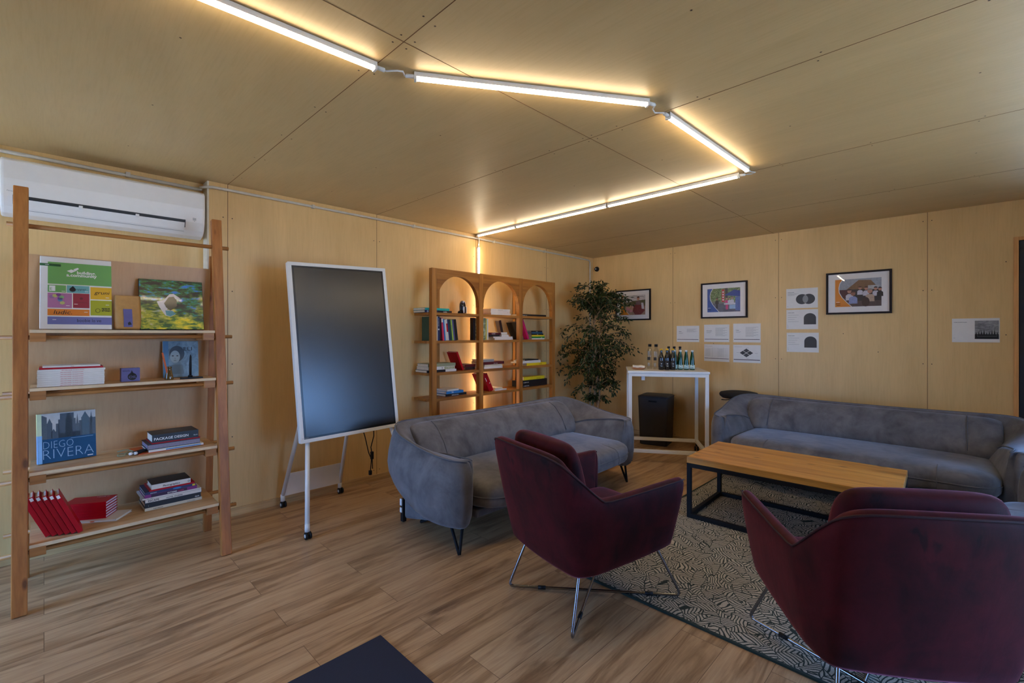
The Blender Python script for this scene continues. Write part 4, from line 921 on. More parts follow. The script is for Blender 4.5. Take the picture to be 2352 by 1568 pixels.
for i,(lb,th,h,c,ln) in enumerate(U):
    dec = None
    if i == 2: dec = lambda mb,L,D,T_,S: (mb.text('LE CORBUSIER',L*.08,T_*.3,0,T_*.5,M_TXW,S), mb.rect(L*.5,L*.56,T_*.2,T_*.8,0,M_TXW,S))
    if i == 7: dec = lambda mb,L,D,T_,S: mb.rect(L*.2,L*.6,0.001,T_-.001,.0003,CRED,S)
    if i == 4: dec = lambda mb,L,D,T_,S: mb.rect(L*.03,L*.2,0.001,T_-.001,.0003,CWHT,S)
    if i == 10: dec = lambda mb,L,D,T_,S: mb.text('GRAFICA',L*.25,T_*.2,0,T_*.6,CDGRN,S)
    if i == 4: xb += math.sin(ln)*h
    elif ln > prev: xb += (math.sin(ln)-math.sin(prev))*h
    book(lb, stand(xb-math.sin(ln)*h,3.70,z+math.cos(ln)*h+.001,0,-ln), h,.17,th,c,deco=dec,group='upright books in the left bay')
    xb += th/math.cos(ln)+.0010; prev = ln
book('narrow black file standing against the second post', stand(3.170,3.70,z+.239,0,0),.238,.05,.030,CBLK)
book('green patterned magazine standing at the left of the middle bay', stand(3.300,3.70,z+.239,0,0),.237,.17,.046,blobs('patterned_cover',[(.35,(60,80,60)),(.5,(150,160,120)),(.65,(196,200,170)),(.8,(30,50,50))],26))
book('yellow spined magazine standing in the middle bay', stand(3.3475,3.70,z+.233,0,0),.231,.17,.018,plain('cover_straw',(212,196,96)))
book('white spined magazine standing beside the yellow one', stand(3.366,3.70,z+.230,0,-.01),.228,.17,.018,CWHT)
stack(3.48, z, [('white book at the very bottom of the middle bay stack',.285,.18,.020,CWHT,[('K',.95,'C',M_TXK,.6)],.0,0),('white book second from the bottom in the middle bay stack',.30,.18,.016,CWHT,None,-.02,0)])
stack(3.392, z+.037, [('black book on the left of the middle bay stack',.165,.15,.020,CBLK,[('DESIGNERS',.5,'C',M_TXG,.4)],0,0),('dark red book lettered in white in the middle bay stack',.18,.15,.024,CDRED,[('PALOMAR',.4,'C',M_TXW,.5)],0,0)])
stack(3.585, z+.037, [('short white book on the white pair in the middle bay',.115,.15,.020,CWHT,None,.0,0),('small cream book under the topmost white one in the middle bay',.085,.14,.012,CCRM,None,.0,0),('topmost small white book in the middle bay stack',.095,.14,.014,CWHT,None,-.005,.0)])
book('dark brown book leaning back against the third post', stand(3.700,3.865,z+.2175,0,-.27),.215,.06,.038,CBRN)
book('black illustrated book leaning behind the magenta one', stand(3.870,3.765,z+.2015,0,-.43),.220,.15,.030,CBLK)
book('magenta hardcover leaning in the right bay', stand(3.912,3.70,z+.2275,0,-.43),.2485,.06,.030,CMAG)
stack(4.09, z, [('white book at the bottom of the six in the right bay',.23,.17,.015,CWHT,None,.0,0),('green spined book in the right bay stack',.232,.17,.020,CGRN,[('VERDE',.75,'C',M_TXW,.5)],.0,0),('yellow spined book in the right bay stack',.232,.17,.017,CYEL,None,.0,0),
  ('black book with small white title above the yellow one',.215,.16,.017,CBLK,[('LAMPS',.5,'C',M_TXW,.5)],-.005,0),('slate blue book second from the top of the six in the right bay',.20,.16,.016,CSTEEL,None,-.005,0),('black book on top of the six in the right bay',.20,.16,.018,CBLK,[('BRUNO',.5,'C',M_TXW,.5)],-.01,0)])
# row 3
z = SH[2]
book('black book with white spine at the bottom of the left stack, third shelf', flat(2.585,z,3.70,.0),.36,.2,.024,CBLK,deco=lambda mb,L,D,T_,S: mb.rect(L*.62,L-.001,.001,T_-.001,.0003,CWHT,S))
book('white book with leafy spine in the middle of the left stack, third shelf', flat(2.600,z+.0245,3.70,.0),.325,.2,.030,CWHT,title=[('D',.50,'L',M_TXK,.7)],deco=lambda mb,L,D,T_,S: mb.rect(L*.60,L*.98,.003,T_-.003,.0003,blobs('leaf_print',[(.4,(206,200,176)),(.6,(140,150,90))],60),S))
book('olive green hardcover on top of the left stack, third shelf', flat(2.60,z+.055,3.70,.0),.335,.19,.030,COLV)
book('red hardcover leaning behind the left stack, third shelf', stand(2.960,3.72,z+.1870,0,-.42),.2035,.16,.022,CRED)
stack(3.325, z, [('white book at the bottom under the dark red album, third shelf',.275,.2,.024,CWHT,[('P',.95,'C',M_TXK,.6)],.0,0),('cream book second under the dark red album, third shelf',.26,.2,.018,CCRM,None,.005,0),
   ('dark red album sticking out to the right, third shelf',.34,.17,.030,CDRED,[('SUPER NORMAL',.62,'C',M_TXW,.3)],-.04,.0),('grey boxed book on top of the dark red album',.185,.16,.028,CGRY,None,-.04,0)])
book('dark brown book behind the second post, third shelf', flat(3.09,z,3.73,0),.13,.17,.030,CBRN)
book('dark brown bound volume on the dark brown book behind the second post', flat(3.085,z+.031,3.73,0),.14,.17,.026,CDRED)
stack(3.91, z, [('yellow hardcover at the bottom of the right stack, third shelf',.355,.18,.030,CYEL,[('ISTANBUL',.7,'C',M_TXK,.4)],.09,.0),('thin white book directly on the yellow one, third shelf',.34,.18,.016,CWHT,None,.0,0),('white booklet second from the top of the right stack, third shelf',.31,.16,.014,CWHT,None,.025,0),('black magazine on top of the right stack, third shelf',.25,.16,.012,CBLK,None,.06,.04)])
# row 4
z = SH[3]
stack(2.81, z, [('black book lettered in white at the bottom, left bay of the fourth shelf',.275,.19,.024,CBLK,[('LIBERALIZATION',.45,'C',M_TXW,.5)],-.0,.03),('blue book with large white letters, left bay of the fourth shelf',.225,.19,.026,CBLUE,[('TX',.35,'C',M_TXW,.8)],.01,.03),('thin white book on the blue one, left bay of the fourth shelf',.16,.18,.016,CWHT,None,.02,.10)])
book('crimson binder leaning against its neighbour, left of the two', stand(3.313,3.71,z+.1885,0,-.48),.211,.18,.030,CRED,deco=lambda mb,L,D,T_,S: mb.rect(L*.25,L*.45,T_*.4,T_*.6,.0003,M_TXW,S),name='binder',cat='binder')
book('crimson binder with a white dot, right of the two leaning ones', stand(3.348,3.71,z+.1885,0,-.48),.211,.18,.030,CRED,deco=lambda mb,L,D,T_,S: mb.disc(L*.55,T_*.5,.006,.006,.0003,M_TXW,T=S),name='binder',cat='binder')
stack(3.485, z, [('white booklet lying at the right of the crimson binders',.18,.18,.012,CWHT,None,.0,.0),('cream booklet on the white one right of the crimson binders',.11,.15,.018,CCRM,None,.005,0)])
tag(MB().box(3.925,3.965,3.79,3.87,z+.0006,z+.072,M_BLACK).build('small_box',None,.002),'small black box behind the third post, fourth shelf','box')
stack(3.915, z, [('lower of two thick black books, right bay of the fourth shelf',.455,.08,.040,CBLK,[('o  interior works',.06,'L',M_TXW,.35)],.0,0),('upper of two thick black books, right bay of the fourth shelf',.455,.08,.040,CBLK,[('o  graphic works',.06,'L',M_TXW,.35)],.0,0),('yellow book on the two thick black ones, fourth shelf',.37,.075,.036,CYEL,[('grafica moderna',.7,'C',M_TXK,.3)],.035,0)])

# ================================================================ HIGH TABLE AND WHAT IS ON IT
TT = Matrix(((.538,.845,0,4.43),(-.845,.538,0,2.61),(0,0,1,0),(0,0,0,1)))   # local x along the front edge (left to right), y to the wall
t = thing('high_table','white high side table on a metal frame near the corner','table',TT)
TW, TD, TH_ = .83, .66, .98
MB().box(0,TW,0,TD,TH_-.025,TH_,M_WHITE).build('tabletop', t, .003)
s = .035; i_ = .008
for x in (i_,TW-i_-s):
    for y in (i_,TD-i_-s): MB().box(x,x+s,y,y+s,.10,TH_-.0255,M_WHITE).build('leg', t, .002)
for nm, za, zb in (('top_frame',TH_-.06,TH_-.0255),('lower_frame',.10,.135)):
    mb = MB()
    for y in (i_,TD-i_-s): mb.box(i_+s-.001,TW-i_-s+.001,y,y+s,za,zb,M_WHITE)
    for x in (i_,TW-i_-s): mb.box(x,x+s,i_+s-.001,TD-i_-s+.001,za,zb,M_WHITE)
    mb.build(nm, t, .002)
mb = MB(); mb.box(.145,.18,.0+.05,.09,TH_-.105,TH_-.0255,M_WHITE); mb.build('hanging_bracket', t, .002)
for x in (i_+.017,TW-i_-.017):
    for y in (i_+.017,TD-i_-.017):
        mb = MB(); mb.cyl((x,y,.099),(x,y,.055),.010,M_BLACK); mb.cyl((x-.022,y,.0275),(x-.006,y,.0275),.027,M_BLACK,16); mb.cyl((x+.006,y,.0275),(x+.022,y,.0275),.027,M_BLACK,16); mb.build('caster', t)
TI = TT.inverted()
def ontable(u_, y_): return TT @ Matrix.Translation((u_,y_,TH_+.0006))
M_BG = plain('black_bottle_glass',(20,20,22),.12,coat=.6); M_GG = plain('green_bottle_glass',(16,66,34),.10,coat=.6); M_BR = plain('brown_bottle_glass',(40,26,18),.12,coat=.5)
M_CAPY = plain('yellow_cap',(226,170,20),.4); M_CAPW = plain('white_cap',(220,220,214),.4); M_LBW = plain('pale_label',(190,214,208),.6,var=.25,scale=90); M_LBK = plain('dark_label',(38,36,38),.6)
def bottle(lb, W, g, cap, h=.235, lab=None, grp=None, kind='beer'):
    t = thing('bottle', lb, 'bottle', W, grp); k = h/.235; q = .87 if kind == 'green' else .97
    if kind == 'beer': pr = [(.028,0),(.0305,.004),(.0305,.125),(.029,.14),(.018,.17),(.0135,.19),(.0125,.222),(.0135,.226),(.0135,.229)]
    else: pr = [(.029,0),(.0315,.004),(.0315,.055),(.030,.08),(.020,.145),(.0135,.185),(.0125,.205),(.0125,.212)]
    pr = [(r_*(q if r_ > .02 else 1),z_) for r_,z_ in pr]; MB().lathe([(r_,z_*k) for r_,z_ in pr], g, n=20).build('glass', t)
    zt = pr[-1][1]*k; MB().lathe([(.0150,zt-.012),(.0152,zt-.006),(.0145,zt+.003),(.011,zt+.005)],cap,n=18).build('cap', t)
    if lab:
        r0 = pr[1][0]+.0006; z0, z1_ = (.03,.10) if kind == 'beer' else (.012,.055)
        MB().lathe([(r0,z0*k),(r0,z1_*k)],lab,n=24).build('label', t)
        mb = MB(); R_ = Matrix.Rotation(PI/2,4,'X')
        mb.text('THE' if kind=='beer' else 'nata',-.010,z0*k+.008,r0+.0008,.014,M_TXW if kind=='beer' else M_TXK,R_,w=.020); mb.rect(-.006,.006,z0*k+.035,z0*k+.040,r0+.0008,M_TXW if kind=='beer' else M_TXK,R_); mb.build('lettering', t)
    return t
# water bottles
def water(lb, W):
    t = thing('water_bottle', lb, 'bottle', W, 'clear water bottles on the high table')
    gl = glass('clear_bottle',(.90,.90,.885),.10,.05)
    MB().lathe([(.029,0),(.031,.004),(.031,.20),(.030,.21),(.017,.235),(.0155,.262),(.0155,.266)],gl,n=22).build('glass', t)
    MB().lathe([(.018,.252),(.018,.278),(.017,.280)],M_BLACK,n=18).build('cap', t)
    for z0_, z1__, m_, aw in ((.10,.135,M_LBK,.55),(.15,.20,plain('printed_haze',(150,146,138),.6),.4),(.03,.07,plain('printed_haze',(150,146,138),.6),.4)):
        mb = MB(); vs = []; k_ = 6
        for zz_ in (z0_, z1__): vs += [(.0316*math.cos(-PI/2-.5+aw*(2*i/k_-1)), .0316*math.sin(-PI/2-.5+aw*(2*i/k_-1)), zz_) for i in range(k_+1)]
        mb.add(vs, [(i,i+1,k_+2+i,k_+1+i) for i in range(k_)], m_, True)
        mb.build('label', t)
XA = .30
def A(px):   # table x for an image column at the bottle row
    return (px-1442)/(1631-1442)*TW
water('left clear water bottle with black cap on the high table', ontable(A(1500),.345)); water('right clear water bottle with black cap on the high table', ontable(A(1514),.275))
for i,(px,lb) in enumerate(((1525,'left of the three dark beer bottles with yellow caps'),(1539,'middle of the three dark beer bottles with yellow caps'),(1553,'right of the three dark beer bottles with yellow caps'))):
    bottle(lb, ontable(A(px),.20+.006*i), M_BG, M_CAPY, .235, M_LBK, 'dark beer bottles')
for i,(px,y_,lb) in enumerate(((1562,.255,'green bottle with white cap, first from the left'),(1575,.25,'green bottle with white cap, second from the left'),(1589,.245,'green bottle with white cap, third from the left'),(1603,.24,'green bottle with white cap at the right end'))):
    bottle(lb, ontable(A(px)-.01,y_+.02), M_GG, M_CAPW, .235, M_LBW, 'green bottles with white caps','green')
for i,(px,lb) in enumerate(((1548,'left brown bottle with dark cap in the back row'),(1562,'middle brown bottle with dark cap in the back row'),(1576,'right brown bottle with dark cap in the back row'))):
    bottle(lb, ontable(A(px)+.0,.40), M_BR, M_BLACK, .255, None, 'brown bottles in the back row')
t = thing('wooden_plate','small round wooden plate at the left of the high table','plate',ontable(.125,.22)); MB().lathe([(.05,0),(.062,.006),(.078,.018),(.080,.022),(.074,.021),(.058,.010),(.0,.008)],plain('turned_wood',(190,130,84),.5),n=32).build('dish', t)
mb = MB(); secs=[]
for i in range(11):
    x = -.068+.0136*i; zz = .022+.004*math.sin(i*1.3); hw = .040+.005*math.sin(i*2.1)
    secs.append([(x,-hw,zz-.003),(x,-hw*.6,zz+.018+.005*math.sin(i)),(x,0,zz+.026+.005*math.cos(i*1.7)),(x,hw*.7,zz+.024),(x,hw,zz),(x,0,zz-.006)])
mb.loft(secs, plain('napkin_cream',(236,224,200),.8)); o = mb.build('folded_napkin',None,sub=1); o.matrix_world = ontable(.125,.22); tag(o,'cream folded cloth lying on the wooden plate','napkin')
# bin
t = thing('waste_bin','dark grey square lidded bin under the high table','bin',at(5.44,2.80,0,-1.34)); 
mb = MB(); secs=[]
def rr(h, r_, z_): 
    p_=[]
    for qx,qy,a0 in ((1,1,0),(-1,1,1),(-1,-1,2),(1,-1,3)):
        for k in range(5): a = (a0+k/4)*PI/2; p_.append((qx*(h-r_)+r_*math.cos(a),qy*(h-r_)+r_*math.sin(a),z_))
    return p_
mbn = plain('bin_plastic',(56,55,56),.55); mb.loft([rr(.16,.03,0),rr(.168,.03,.01),rr(.185,.03,.58),rr(.186,.03,.59)],mbn); mb.build('body', t)
MB().loft([rr(.187,.03,.591),rr(.187,.035,.602),rr(.16,.05,.612),rr(.05,.04,.616)],mbn).build('lid', t); MB().box(-.05,.05,-.19,-.180,.535,.555,M_BLACK).build('handle_slot', t,.003)
# stool
t = thing('stool','round black stool behind the left end of the sofa on the right wall','stool',at(5.46,1.82,0)); mst = plain('stool_fabric',(34,34,36),.8)
MB().lathe([(.10,.655),(.17,.662),(.196,.685),(.20,.705),(.188,.722),(.14,.732),(.02,.735)],mst,n=36).build('seat', t, sub=0)
MB().cyl((0,0,.40),(0,0,.66),.022,M_BLKMET,16).build('column', t); MB().cyl((0,0,.10),(0,0,.42),.03,M_BLKMET,16).build('gas_lift', t)
for k in range(5):
    a = k*2*PI/5; MB().tube([(0,0,.10),(.15*math.cos(a),.15*math.sin(a),.085),(.24*math.cos(a),.24*math.sin(a),.06)],[.022,.016,.012],M_BLKMET,8).build('foot', t)
    x_, y_ = .24*math.cos(a), .24*math.sin(a); MB().tube([(x_-.012,y_,.025),(x_+.012,y_,.025)],.025,M_BLACK,12).build('caster_wheel', t)
MB().tube([(.05,.0,.645),(-.10,.10,.64),(-.155,.13,.645),(-.17,.11,.65)],.005,M_BLACK,6).build('lever', t)

# ================================================================ FICUS
rnd = random.Random(11)
PC = Vector((5.02,3.42,0)); t = thing('potted_fig_tree','tall bushy fig tree with small drooping dark leaves in the corner','plant',at(PC.x,PC.y,0))
MB().lathe([(.13,0),(.14,.01),(.17,.30),(.175,.31),(.165,.31),(.155,.27),(.0,.265)],plain('stone_pot',(120,116,110),.7),n=32).build('pot', t)
MB().lathe([(.153,.266),(.10,.275),(.0,.28)],plain('soil',(50,38,28),.95,bump=1),n=24).build('soil', t)
mbk = plain('fig_bark',(150,120,88),.8,var=.2,scale=30); mb = MB(); mtw = MB()
trunks = []
for k in range(3):
    a = k*2.1; pts = [Vector((.035*math.cos(a+z_*5.0)*(1+z_*.4),.035*math.sin(a+z_*5.0)*(1+z_*.4),z_)) for z_ in [.27+.14*j for j in range(13)]]
    mb.tube(pts,[.014-.0008*j for j in range(13)],mbk,7); trunks.append(pts)
mb.build('trunk', t)
lv, lf = [], []
def leaf(p, d, s):
    d = d.normalized(); sd = d.cross(Vector((rnd.uniform(-1,1),rnd.uniform(-1,1),rnd.uniform(.2,1)))).normalized(); n_ = sd.cross(d).normalized()
    w_ = s*.24; b = len(lv)
    for q in (p, p+d*s*.3+sd*w_+n_*.002, p+d*s*.65+sd*w_*.72, p+d*s-n_*s*.10, p+d*s*.65-sd*w_*.72, p+d*s*.3-sd*w_+n_*.002, p+d*s*.3-n_*.004, p+d*s*.65-n_*.005): lv.append(q)
    lf.extend([(b,b+1,b+6),(b,b+6,b+5),(b+1,b+2,b+7,b+6),(b+6,b+7,b+4,b+5),(b+2,b+3,b+7),(b+7,b+3,b+4)])
def inroom(p): return not (p.y < -.34 and p.z < 1.12 and p.x < .5) and p.x+PC.x < XW-.03 and p.y+PC.y < YW-.05
nb = 0
while nb < 130:
    tr = rnd.choice(trunks); j = rnd.randint(2,12); p = tr[j].copy(); a = rnd.uniform(0,2*PI)
    hgt = p.z; ln = (.12 if hgt < .6 else .30 if hgt < .8 else .50 if hgt < 1.0 else .60 if hgt < 1.35 else .54 if hgt < 1.6 else .42 if hgt < 1.8 else .28)*rnd.uniform(.6,1.08)
    d = Vector((math.cos(a), math.sin(a), rnd.uniform(.35,1.3) if hgt < 1.5 else rnd.uniform(.9,2.4))).normalized(); pts = [p.copy()]
    ok = True
    for s_ in range(9):
        p = p+d*ln/8; d = (d+Vector((rnd.uniform(-.12,.12),rnd.uniform(-.16,.16),-.12-.03*s_))).normalized(); pts.append(p.copy())
        if not inroom(p) or p.z > 2.03: ok = False; break
    if len(pts) < 4: continue
    if not ok: pts = pts[:-1]
    nb += 1; mtw.tube(pts,[.0042*(1-i/len(pts))+.0012 for i in range(len(pts))],mbk,5)
    for i in range(2, len(pts)):
        for _ in range(7):
            q = pts[i-1].lerp(pts[i], rnd.random()); dd = (pts[i]-pts[i-1]).normalized()
            ld = (dd*.5+Vector((rnd.uniform(-.9,.9),rnd.uniform(-.9,.9),rnd.uniform(-1.0,.55)))).normalized()
            sub = q+ld*rnd.uniform(.0,.05)
            if inroom(sub+ld*.07): leaf(sub, ld+Vector((0,0,-.22)), rnd.uniform(.030,.052))
mtw.build('twigs', t)
m, nt, p, L = base('fig_leaf'); n = noise(nt, L, mapping(nt, L, (1,1,1)), 22, 2)
L(ramp(nt, L, n, [(.3,lin((24,36,16))),(.5,lin((40,54,22))),(.72,lin((80,94,42)))]), p.inputs['Base Color']); p.inputs['Roughness'].default_value = .5; p.inputs['Specular IOR Level'].default_value = .3
MB().add(lv, lf, m, True).build('foliage', t)

# ================================================================ PICTURES AND PAPERS ON THE RIGHT WALL
def framed(label, yc, z0, z1, w_, photo, arc_m):
    h_ = z1-z0; t = thing('framed_photo', label, 'picture', on_right_wall(yc+w_/2, z0), 'black framed event photographs')
    fm = plain('frame_black',(32,24,26),.5,spec=.2); f = .018
    mb = MB(); mb.box(0,w_,0,f,.001,.024,fm); mb.box(0,w_,h_-f,h_,.001,.024,fm); mb.box(0,f,f,h_-f,.001,.024,fm); mb.box(w_-f,w_,f,h_-f,.001,.024,fm); mb.build('frame', t, .0015)
    MB().box(f,w_-f,f,h_-f,.001,.012,plain('mount_board',(240,234,230),.7,var=.015)).build('mount', t)
    mx, my = .085*w_/.54+.0, .075; x0, x1, y0, y1 = f+mx*.72, w_-f-mx*.72, f+my*.75, h_-f-my*.75
    mb = MB(); e = .0125; pw, ph = x1-x0, y1-y0
    mb.T = Matrix.Translation((x0,y0,e))
    mb.rect(0,pw,0,ph,0,photo[0]); photo[1](mb, pw, ph)
    # coloured corner with a white rounded edge
    def edge(o): return [(pw*.16+o,ph),(pw*.10+o,ph*.86),(pw*.075+o,ph*.70),(pw*.085+o,ph*.52),(pw*.15+o,ph*.34),(pw*.26+o,ph*.15),(pw*.36+o,0)]
    mb.poly([(0,0),(0,ph)]+edge(.006),.0014,M_TXW); mb.poly([(0,0),(0,ph)]+edge(0),.0018,arc_m)
    mb.text('pomagam.',pw*.015,ph*.11,.0022,ph*.055,M_TXK,w=pw*.11,bold=.03); mb.text('razem',pw*.03,ph*.05,.0022,ph*.05,M_TXK,w=pw*.09,bold=.03); mb.rect(pw*.02,pw*.10,ph*.17,ph*.185,.0022,M_TXW)
    mb.build('photo_print', t)
    MB().rect(f,w_-f,f,h_-f,.0175,glass('picture_glass',(1,1,1),.045,.0)).build('glass', t)
cc = lambda n_, c: plain('photo_'+n_, c, .5, var=.15, scale=60)
sk, sk2, wh, dk, br_ = cc('skin',(196,140,116)), cc('skin_shade',(150,96,74)), cc('white_shirt',(206,202,210)), cc('dark',(34,30,34)), cc('hair',(74,48,36))
def ppl(mb, x, y, s, head, body, hair):
    s *= 1.25
    mb.poly([(x-s*.9,y-s*2.6),(x+s*.9,y-s*2.6),(x+s*.85,y-s*1.2),(x+s*.4,y-s*.8),(x-s*.4,y-s*.8),(x-s*.85,y-s*1.2)],.0006+.00002*ppl.k,body); mb.disc(x,y,s*.5,s*.62,.0007+.00002*ppl.k,head); mb.disc(x,y+s*.22,s*.52,s*.45,.0008+.00002*ppl.k,hair,a0=0,a1=PI); ppl.k += 1
ppl.k = 0
def ph1(mb,w,h):
    mb.rect(0,w,h*.62,h,.0002,cc('sky_haze',(206,200,200))); mb.poly([(w*.15,h*.55),(w*.5,h*.7),(w,h*.75),(w,h*.45),(w*.2,h*.45)],.0003,cc('field',(104,100,70)))
    for k in range(7): mb.disc(w*(.25+.06*k),h*(.22+.10*(k%3)),w*.07,h*.09,.0004+.00001*k,cc('pink',(206,140,150)) if k%2 else cc('tan',(190,150,120)))
    for a_ in ((.3,.95,.62,.85),(.5,.97,.95,.9),(.2,.8,.6,.7)): mb.poly([(w*a_[0],h*a_[1]),(w*a_[2],h*a_[3]),(w*a_[2],h*(a_[3]-.015)),(w*a_[0],h*(a_[1]-.015))],.0005,dk)
    ppl(mb,w*.72,h*.82,w*.085,sk,cc('mauve',(120,96,104)),br_); mb.poly([(w*.55,h*.5),(w*.95,h*.5),(w*.98,h*.2),(w*.82,0),(w*.6,0),(w*.5,h*.2)],.0009,cc('rust_skirt',(130,60,60))); mb.poly([(w*.84,h*.6),(w*.92,h*.6),(w*.96,h*.28),(w*.86,h*.3)],.001,wh)
def ph2(mb,w,h):
    mb.rect(0,w,h*.45,h,.0002,blobs('tree_print',[(.35,(40,60,30)),(.5,(96,120,50)),(.65,(190,200,150))],60)); mb.rect(0,w,0,h*.36,.0002,cc('paving',(96,96,110)))
    mb.poly([(w*.52,h*.70),(w*.82,h*.92),(w,h*.86),(w,h*.62)],.0004,cc('blue_tent',(48,66,140))); mb.rect(w*.86,w,h*.05,h*.62,.0004,cc('tent_side',(90,110,170))); mb.rect(w*.45,w*.53,h*.42,h*.95,.0005,cc('red_banner',(196,40,50))); mb.rect(w*.55,w*.63,h*.6,h,.0003,cc('trunk',(60,46,40)))
    for k in range(4): mb.rect(w*.47,w*.51,h*(.48+.11*k),h*(.54+.11*k),.0006,M_TXW)
    ppl(mb,w*.30,h*.56,w*.05,sk2,dk,dk); mb.rect(w*.27,w*.33,h*.15,h*.35,.0006,dk); ppl(mb,w*.60,h*.56,w*.05,sk,cc('pink_top',(206,60,120)),br_); mb.rect(w*.57,w*.64,h*.10,h*.40,.0007,cc('pink_top',(206,60,120))); ppl(mb,w*.76,h*.58,w*.05,sk,wh,br_); ppl(mb,w*.68,h*.55,w*.045,sk,wh,dk)
    mb.rect(w*.52,w*.86,h*.30,h*.37,.0012,wh); mb.rect(w*.68,w*.86,h*.12,h*.29,.0012,cc('box_blue',(150,180,214)))
def ph3(mb,w,h):
    mb.rect(0,w,h*.62,h,.0002,cc('pale_sky',(160,164,172))); mb.poly([(w*.25,h*.62),(w*.52,h*.95),(w*.78,h*.93),(w*.95,h*.62)],.0003,cc('thatch',(130,96,62))); mb.rect(0,w*.3,h*.32,h*.62,.0004,cc('maroon_wall',(84,36,34))); mb.rect(w*.3,w,h*.2,h*.62,.0003,cc('shade',(50,44,44))); mb.rect(w*.72,w*.94,h*.60,h*.74,.0005,cc('van',(186,186,184)))
    for x_,y_,s_,a_,b_,c_ in ((.55,.66,.055,sk,wh,br_),(.68,.64,.06,sk,wh,br_),(.88,.62,.06,sk,wh,dk),(.97,.60,.06,sk,dk,dk),(.32,.56,.075,sk,wh,br_),(.40,.48,.085,sk2,cc('blue_shirt',(140,150,196)),br_),(.76,.54,.085,sk,cc('khaki',(190,164,140)),cc('grey_hair',(150,140,130)))): ppl(mb,w*x_,h*y_,w*s_,a_,b_,c_)
    mb.disc(w*.67,h*.16,w*.085,h*.17,.0012,cc('hair_front',(60,38,30)))
framed('black framed photo with orange corner, smallest, left above the plant', (3.561+3.024)/2, 1.565, 1.985, .537, (cc('print_ground',(170,140,120)), ph1), plain('corner_orange',(226,138,30),.5,var=.02))
framed('black framed photo with blue corner showing a market stall', (2.347+1.811)/2, 1.567, 1.998, .537, (cc('print_ground_b',(120,124,110)), ph2), plain('corner_blue',(44,84,160),.5,var=.02))
framed('black framed photo with orange corner showing a crowd, nearest the door', (1.044+.515)/2, 1.578, 2.004, .53, (cc('print_ground_c',(90,70,64)), ph3), plain('corner_orange',(226,138,30),.5,var=.02))
GP = [plain('print_grey_%d'%k,(70+8*k,70+8*k,72+8*k),.7,var=.05) for k in range(6)]; BAR = plain('print_bar',(88,78,80),.7)
def paper(label, y0, z0, y1, z1, fn, rot=0):
    w_, h_ = y0-y1, z1-z0; t = thing('paper_sheet', label, 'paper', on_right_wall(y0, z0) @ Matrix.Rotation(rot,4,'Z') @ Matrix.Translation((0,0,.001)), 'printed sheets taped to the right wall')
    mb = MB(); n = 6; secs = [(w_*k/n, .0012+.0016*math.sin(PI*k/n)) for k in range(n+1)]
    mb.add([(x,0,z_) for x,z_ in secs]+[(x,h_,z_) for x,z_ in secs]+[(x,0,z_-.0006) for x,z_ in secs]+[(x,h_,z_-.0006) for x,z_ in secs], [(k,k+1,n+2+k,n+1+k) for k in range(n)]+[(3*n+3+k,3*n+4+k,2*n+3+k,2*n+2+k) for k in range(n)], M_PAPER); mb.build('sheet', t)
    mb = MB(Matrix.Translation((0,0,.0032))); fn(mb, w_, h_); mb.build('print', t)
def lines(mb, x0, x1, ys, m=M_TXG, th=.0018): 
    for i, y in enumerate(ys): mb.rect(x0, x0+(x1-x0)*(1-.18*((i*7)%3)), y, y+th, 0, m)
def t1(head, n, bold=True):
    def f(mb,w,h):
        mb.rect(w*.03,w*.97,h*.14,h*.17,0,BAR); mb.text(head,w*.10,h*.63,0,.011,M_TXK,bold=.02); lines(mb,w*.10,w*.30,[h*.56,h*.52]); lines(mb,w*.46,w*.92,[h*(.80-.045*k) for k in range(n)])
    return f
def ttab(mb,w,h):
    mb.rect(w*.02,w*.98,h*.16,h*.19,0,BAR); mb.text('Zakres projektu',w*.03,h*.88,0,.008,M_TXK,w=.09)
    for k in range(7): mb.rect(w*.03,w*.95,h*(.28+.08*k),h*(.285+.08*k),0,M_TXG)
    for x in (.33,.55,.77): mb.rect(w*x,w*x+.001,h*.25,h*.80,0,M_TXG)
    for k in range(6): lines(mb,w*.57,w*.74,[h*(.31+.08*k)]); lines(mb,w*.05,w*.25,[h*(.31+.08*k)])
def tdia(mb,w,h):
    mb.rect(w*.02,w*.98,h*.14,h*.18,0,BAR); c=(w*.49,h*.55); a,b=w*.25,h*.25
    for sx,sy in ((0,1),(1,0),(0,-1),(-1,0)):
        cx,cy=c[0]+sx*a*.52,c[1]+sy*b*.52; k=.46; mb.poly([(cx-a*k,cy),(cx,cy-b*k),(cx+a*k,cy),(cx,cy+b*k)],.0002,GP[1 if sx==0 else 0])
    for x,y in ((.49,.82),(.13,.55),(.80,.53),(.49,.23)): lines(mb,w*x,w*(x+.10),[h*y])
    lines(mb,w*.05,w*.33,[h*.88])
def tven(mb,w,h):
    mb.text('Zasada projektu',w*.05,h*.80,0,.009,M_TXK,w=.062,bold=.02); lines(mb,w*.05,w*.40,[h*.74,h*.70,h*.66])
    mb.disc(w*.51,h*.45,w*.195,h*.255,.0001,GP[1],36); mb.disc(w*.72,h*.45,w*.195,h*.255,.0002,GP[1],36)
    a_=math.acos(.105/.195); pts=[(w*(.51+.195*math.cos(t_)),h*(.45+.255*math.sin(t_))) for t_ in [-a_+2*a_*k/12 for k in range(13)]]+[(w*(.72-.195*math.cos(t_)),h*(.45+.255*math.sin(t_))) for t_ in [a_-2*a_*k/12 for k in range(13)]]
    mb.poly(pts,.0004,plain('print_light_grey',(150,150,150),.7)); lines(mb,w*.03,w*.07,[h*.1])
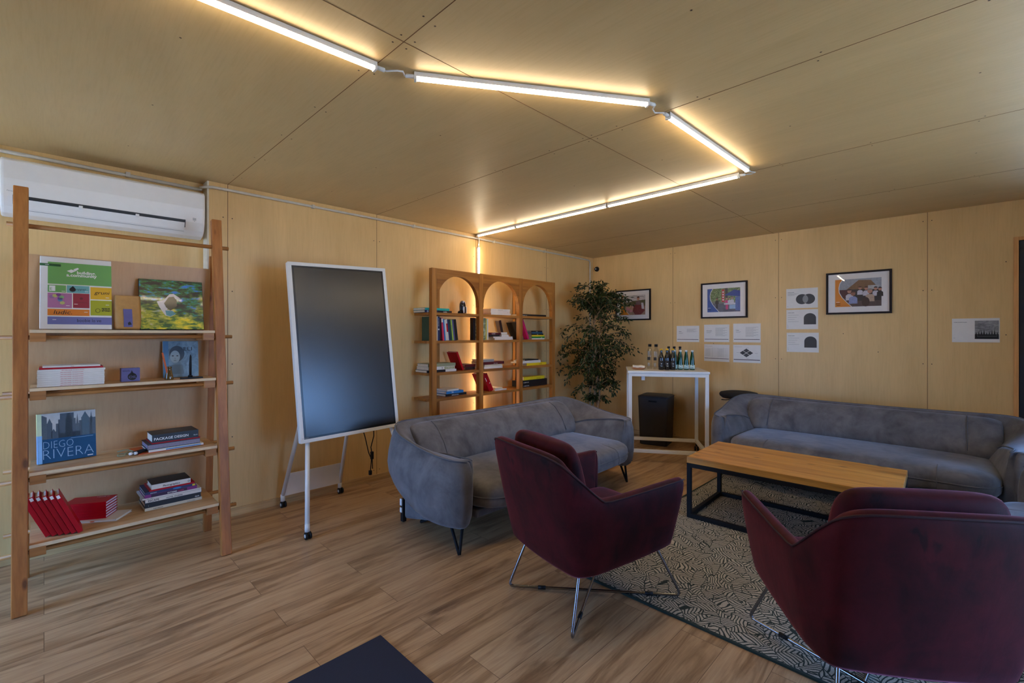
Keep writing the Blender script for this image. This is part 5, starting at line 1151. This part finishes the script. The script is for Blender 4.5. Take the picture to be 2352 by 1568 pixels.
def tarch(dk_):
    def f(mb,w,h):
        mb.text('Zasada projektu',w*.05,h*.83,0,.009,M_TXK,w=.062,bold=.02); lines(mb,w*.05,w*.40,[h*(.72-.11*k) for k in range(4)]); lines(mb,w*.03,w*.07,[h*.12,h*.2])
        x0,x1=w*.56,w*.94; r_=(x1-x0)/2; mb.poly([(x0,h*.24),(x1,h*.24)]+[((x0+x1)/2+r_*math.cos(a_*PI/14),h*.56+r_*.92*math.sin(a_*PI/14)) for a_ in range(15)],0,GP[dk_])
    return f
def tmist(mb,w,h):
    mb.text('W jakich warunkach pracujemy',w*.04,h*.83,0,.008,M_TXK,w=.085,bold=.02); x0,x1,y0,y1=w*.49,w*.98,h*.14,h*.90
    mist = blobs('misty_print',[(.3,(86,86,88)),(.5,(140,140,142)),(.75,(184,184,184))],14,stretch=(1,2,1)); mb.rect(x0,x1,y0,y1,0,mist); mb.rect(x0,x1,y0,y0+h*.2,.0001,plain('forest_print',(38,38,40),.7,var=.3,scale=70))
    for k in range(9):
        x=x0+(x1-x0)*(.06+.11*k); hh=h*(.22+.12*((k*5)%4)/3); mb.poly([(x-.010,y0),(x+.010,y0),(x,y0+hh+h*.08)],.0002,plain('forest_print2',(30,30,32),.7))
    for a_ in ((x0+.015,x1-.012,y0+h*.10,y0+h*.112),(x0+.015,x0+.016,y0+h*.10,y0+h*.42),(x1-.013,x1-.012,y0+h*.10,y0+h*.42)): mb.rect(*a_,.0004,M_TXG)
    lines(mb,w*.03,w*.07,[h*.17])
paper('sheet with two short text blocks, alone at the left of the upper row', 2.666,1.275,2.374,1.479,t1('Zadanie',5))
paper('text sheet in the middle of the upper row, above the table sheet', 2.314,1.279,2.015,1.490,t1('Harmonogram',11))
paper('text sheet at the right of the upper row, above the diamond diagram', 1.971,1.279,1.673,1.498,t1('Problem',12))
paper('sheet with a printed table, lower row', 2.314,1.045,2.015,1.250,ttab,-.01)
paper('sheet with a dark diamond diagram of four tiles, lower row', 1.971,1.043,1.673,1.249,tdia)
paper('sheet with two overlapping grey circles, top of the column of three', 1.415,1.655,1.120,1.868,tven)
paper('sheet with a grey arch, middle of the column of three', 1.414,1.428,1.118,1.640,tarch(1))
paper('sheet with a darker grey arch, bottom of the column of three', 1.411,1.181,1.112,1.390,tarch(0))
paper('sheet with a misty forest picture, alone near the door', .097,1.304,-.199,1.514,tmist)
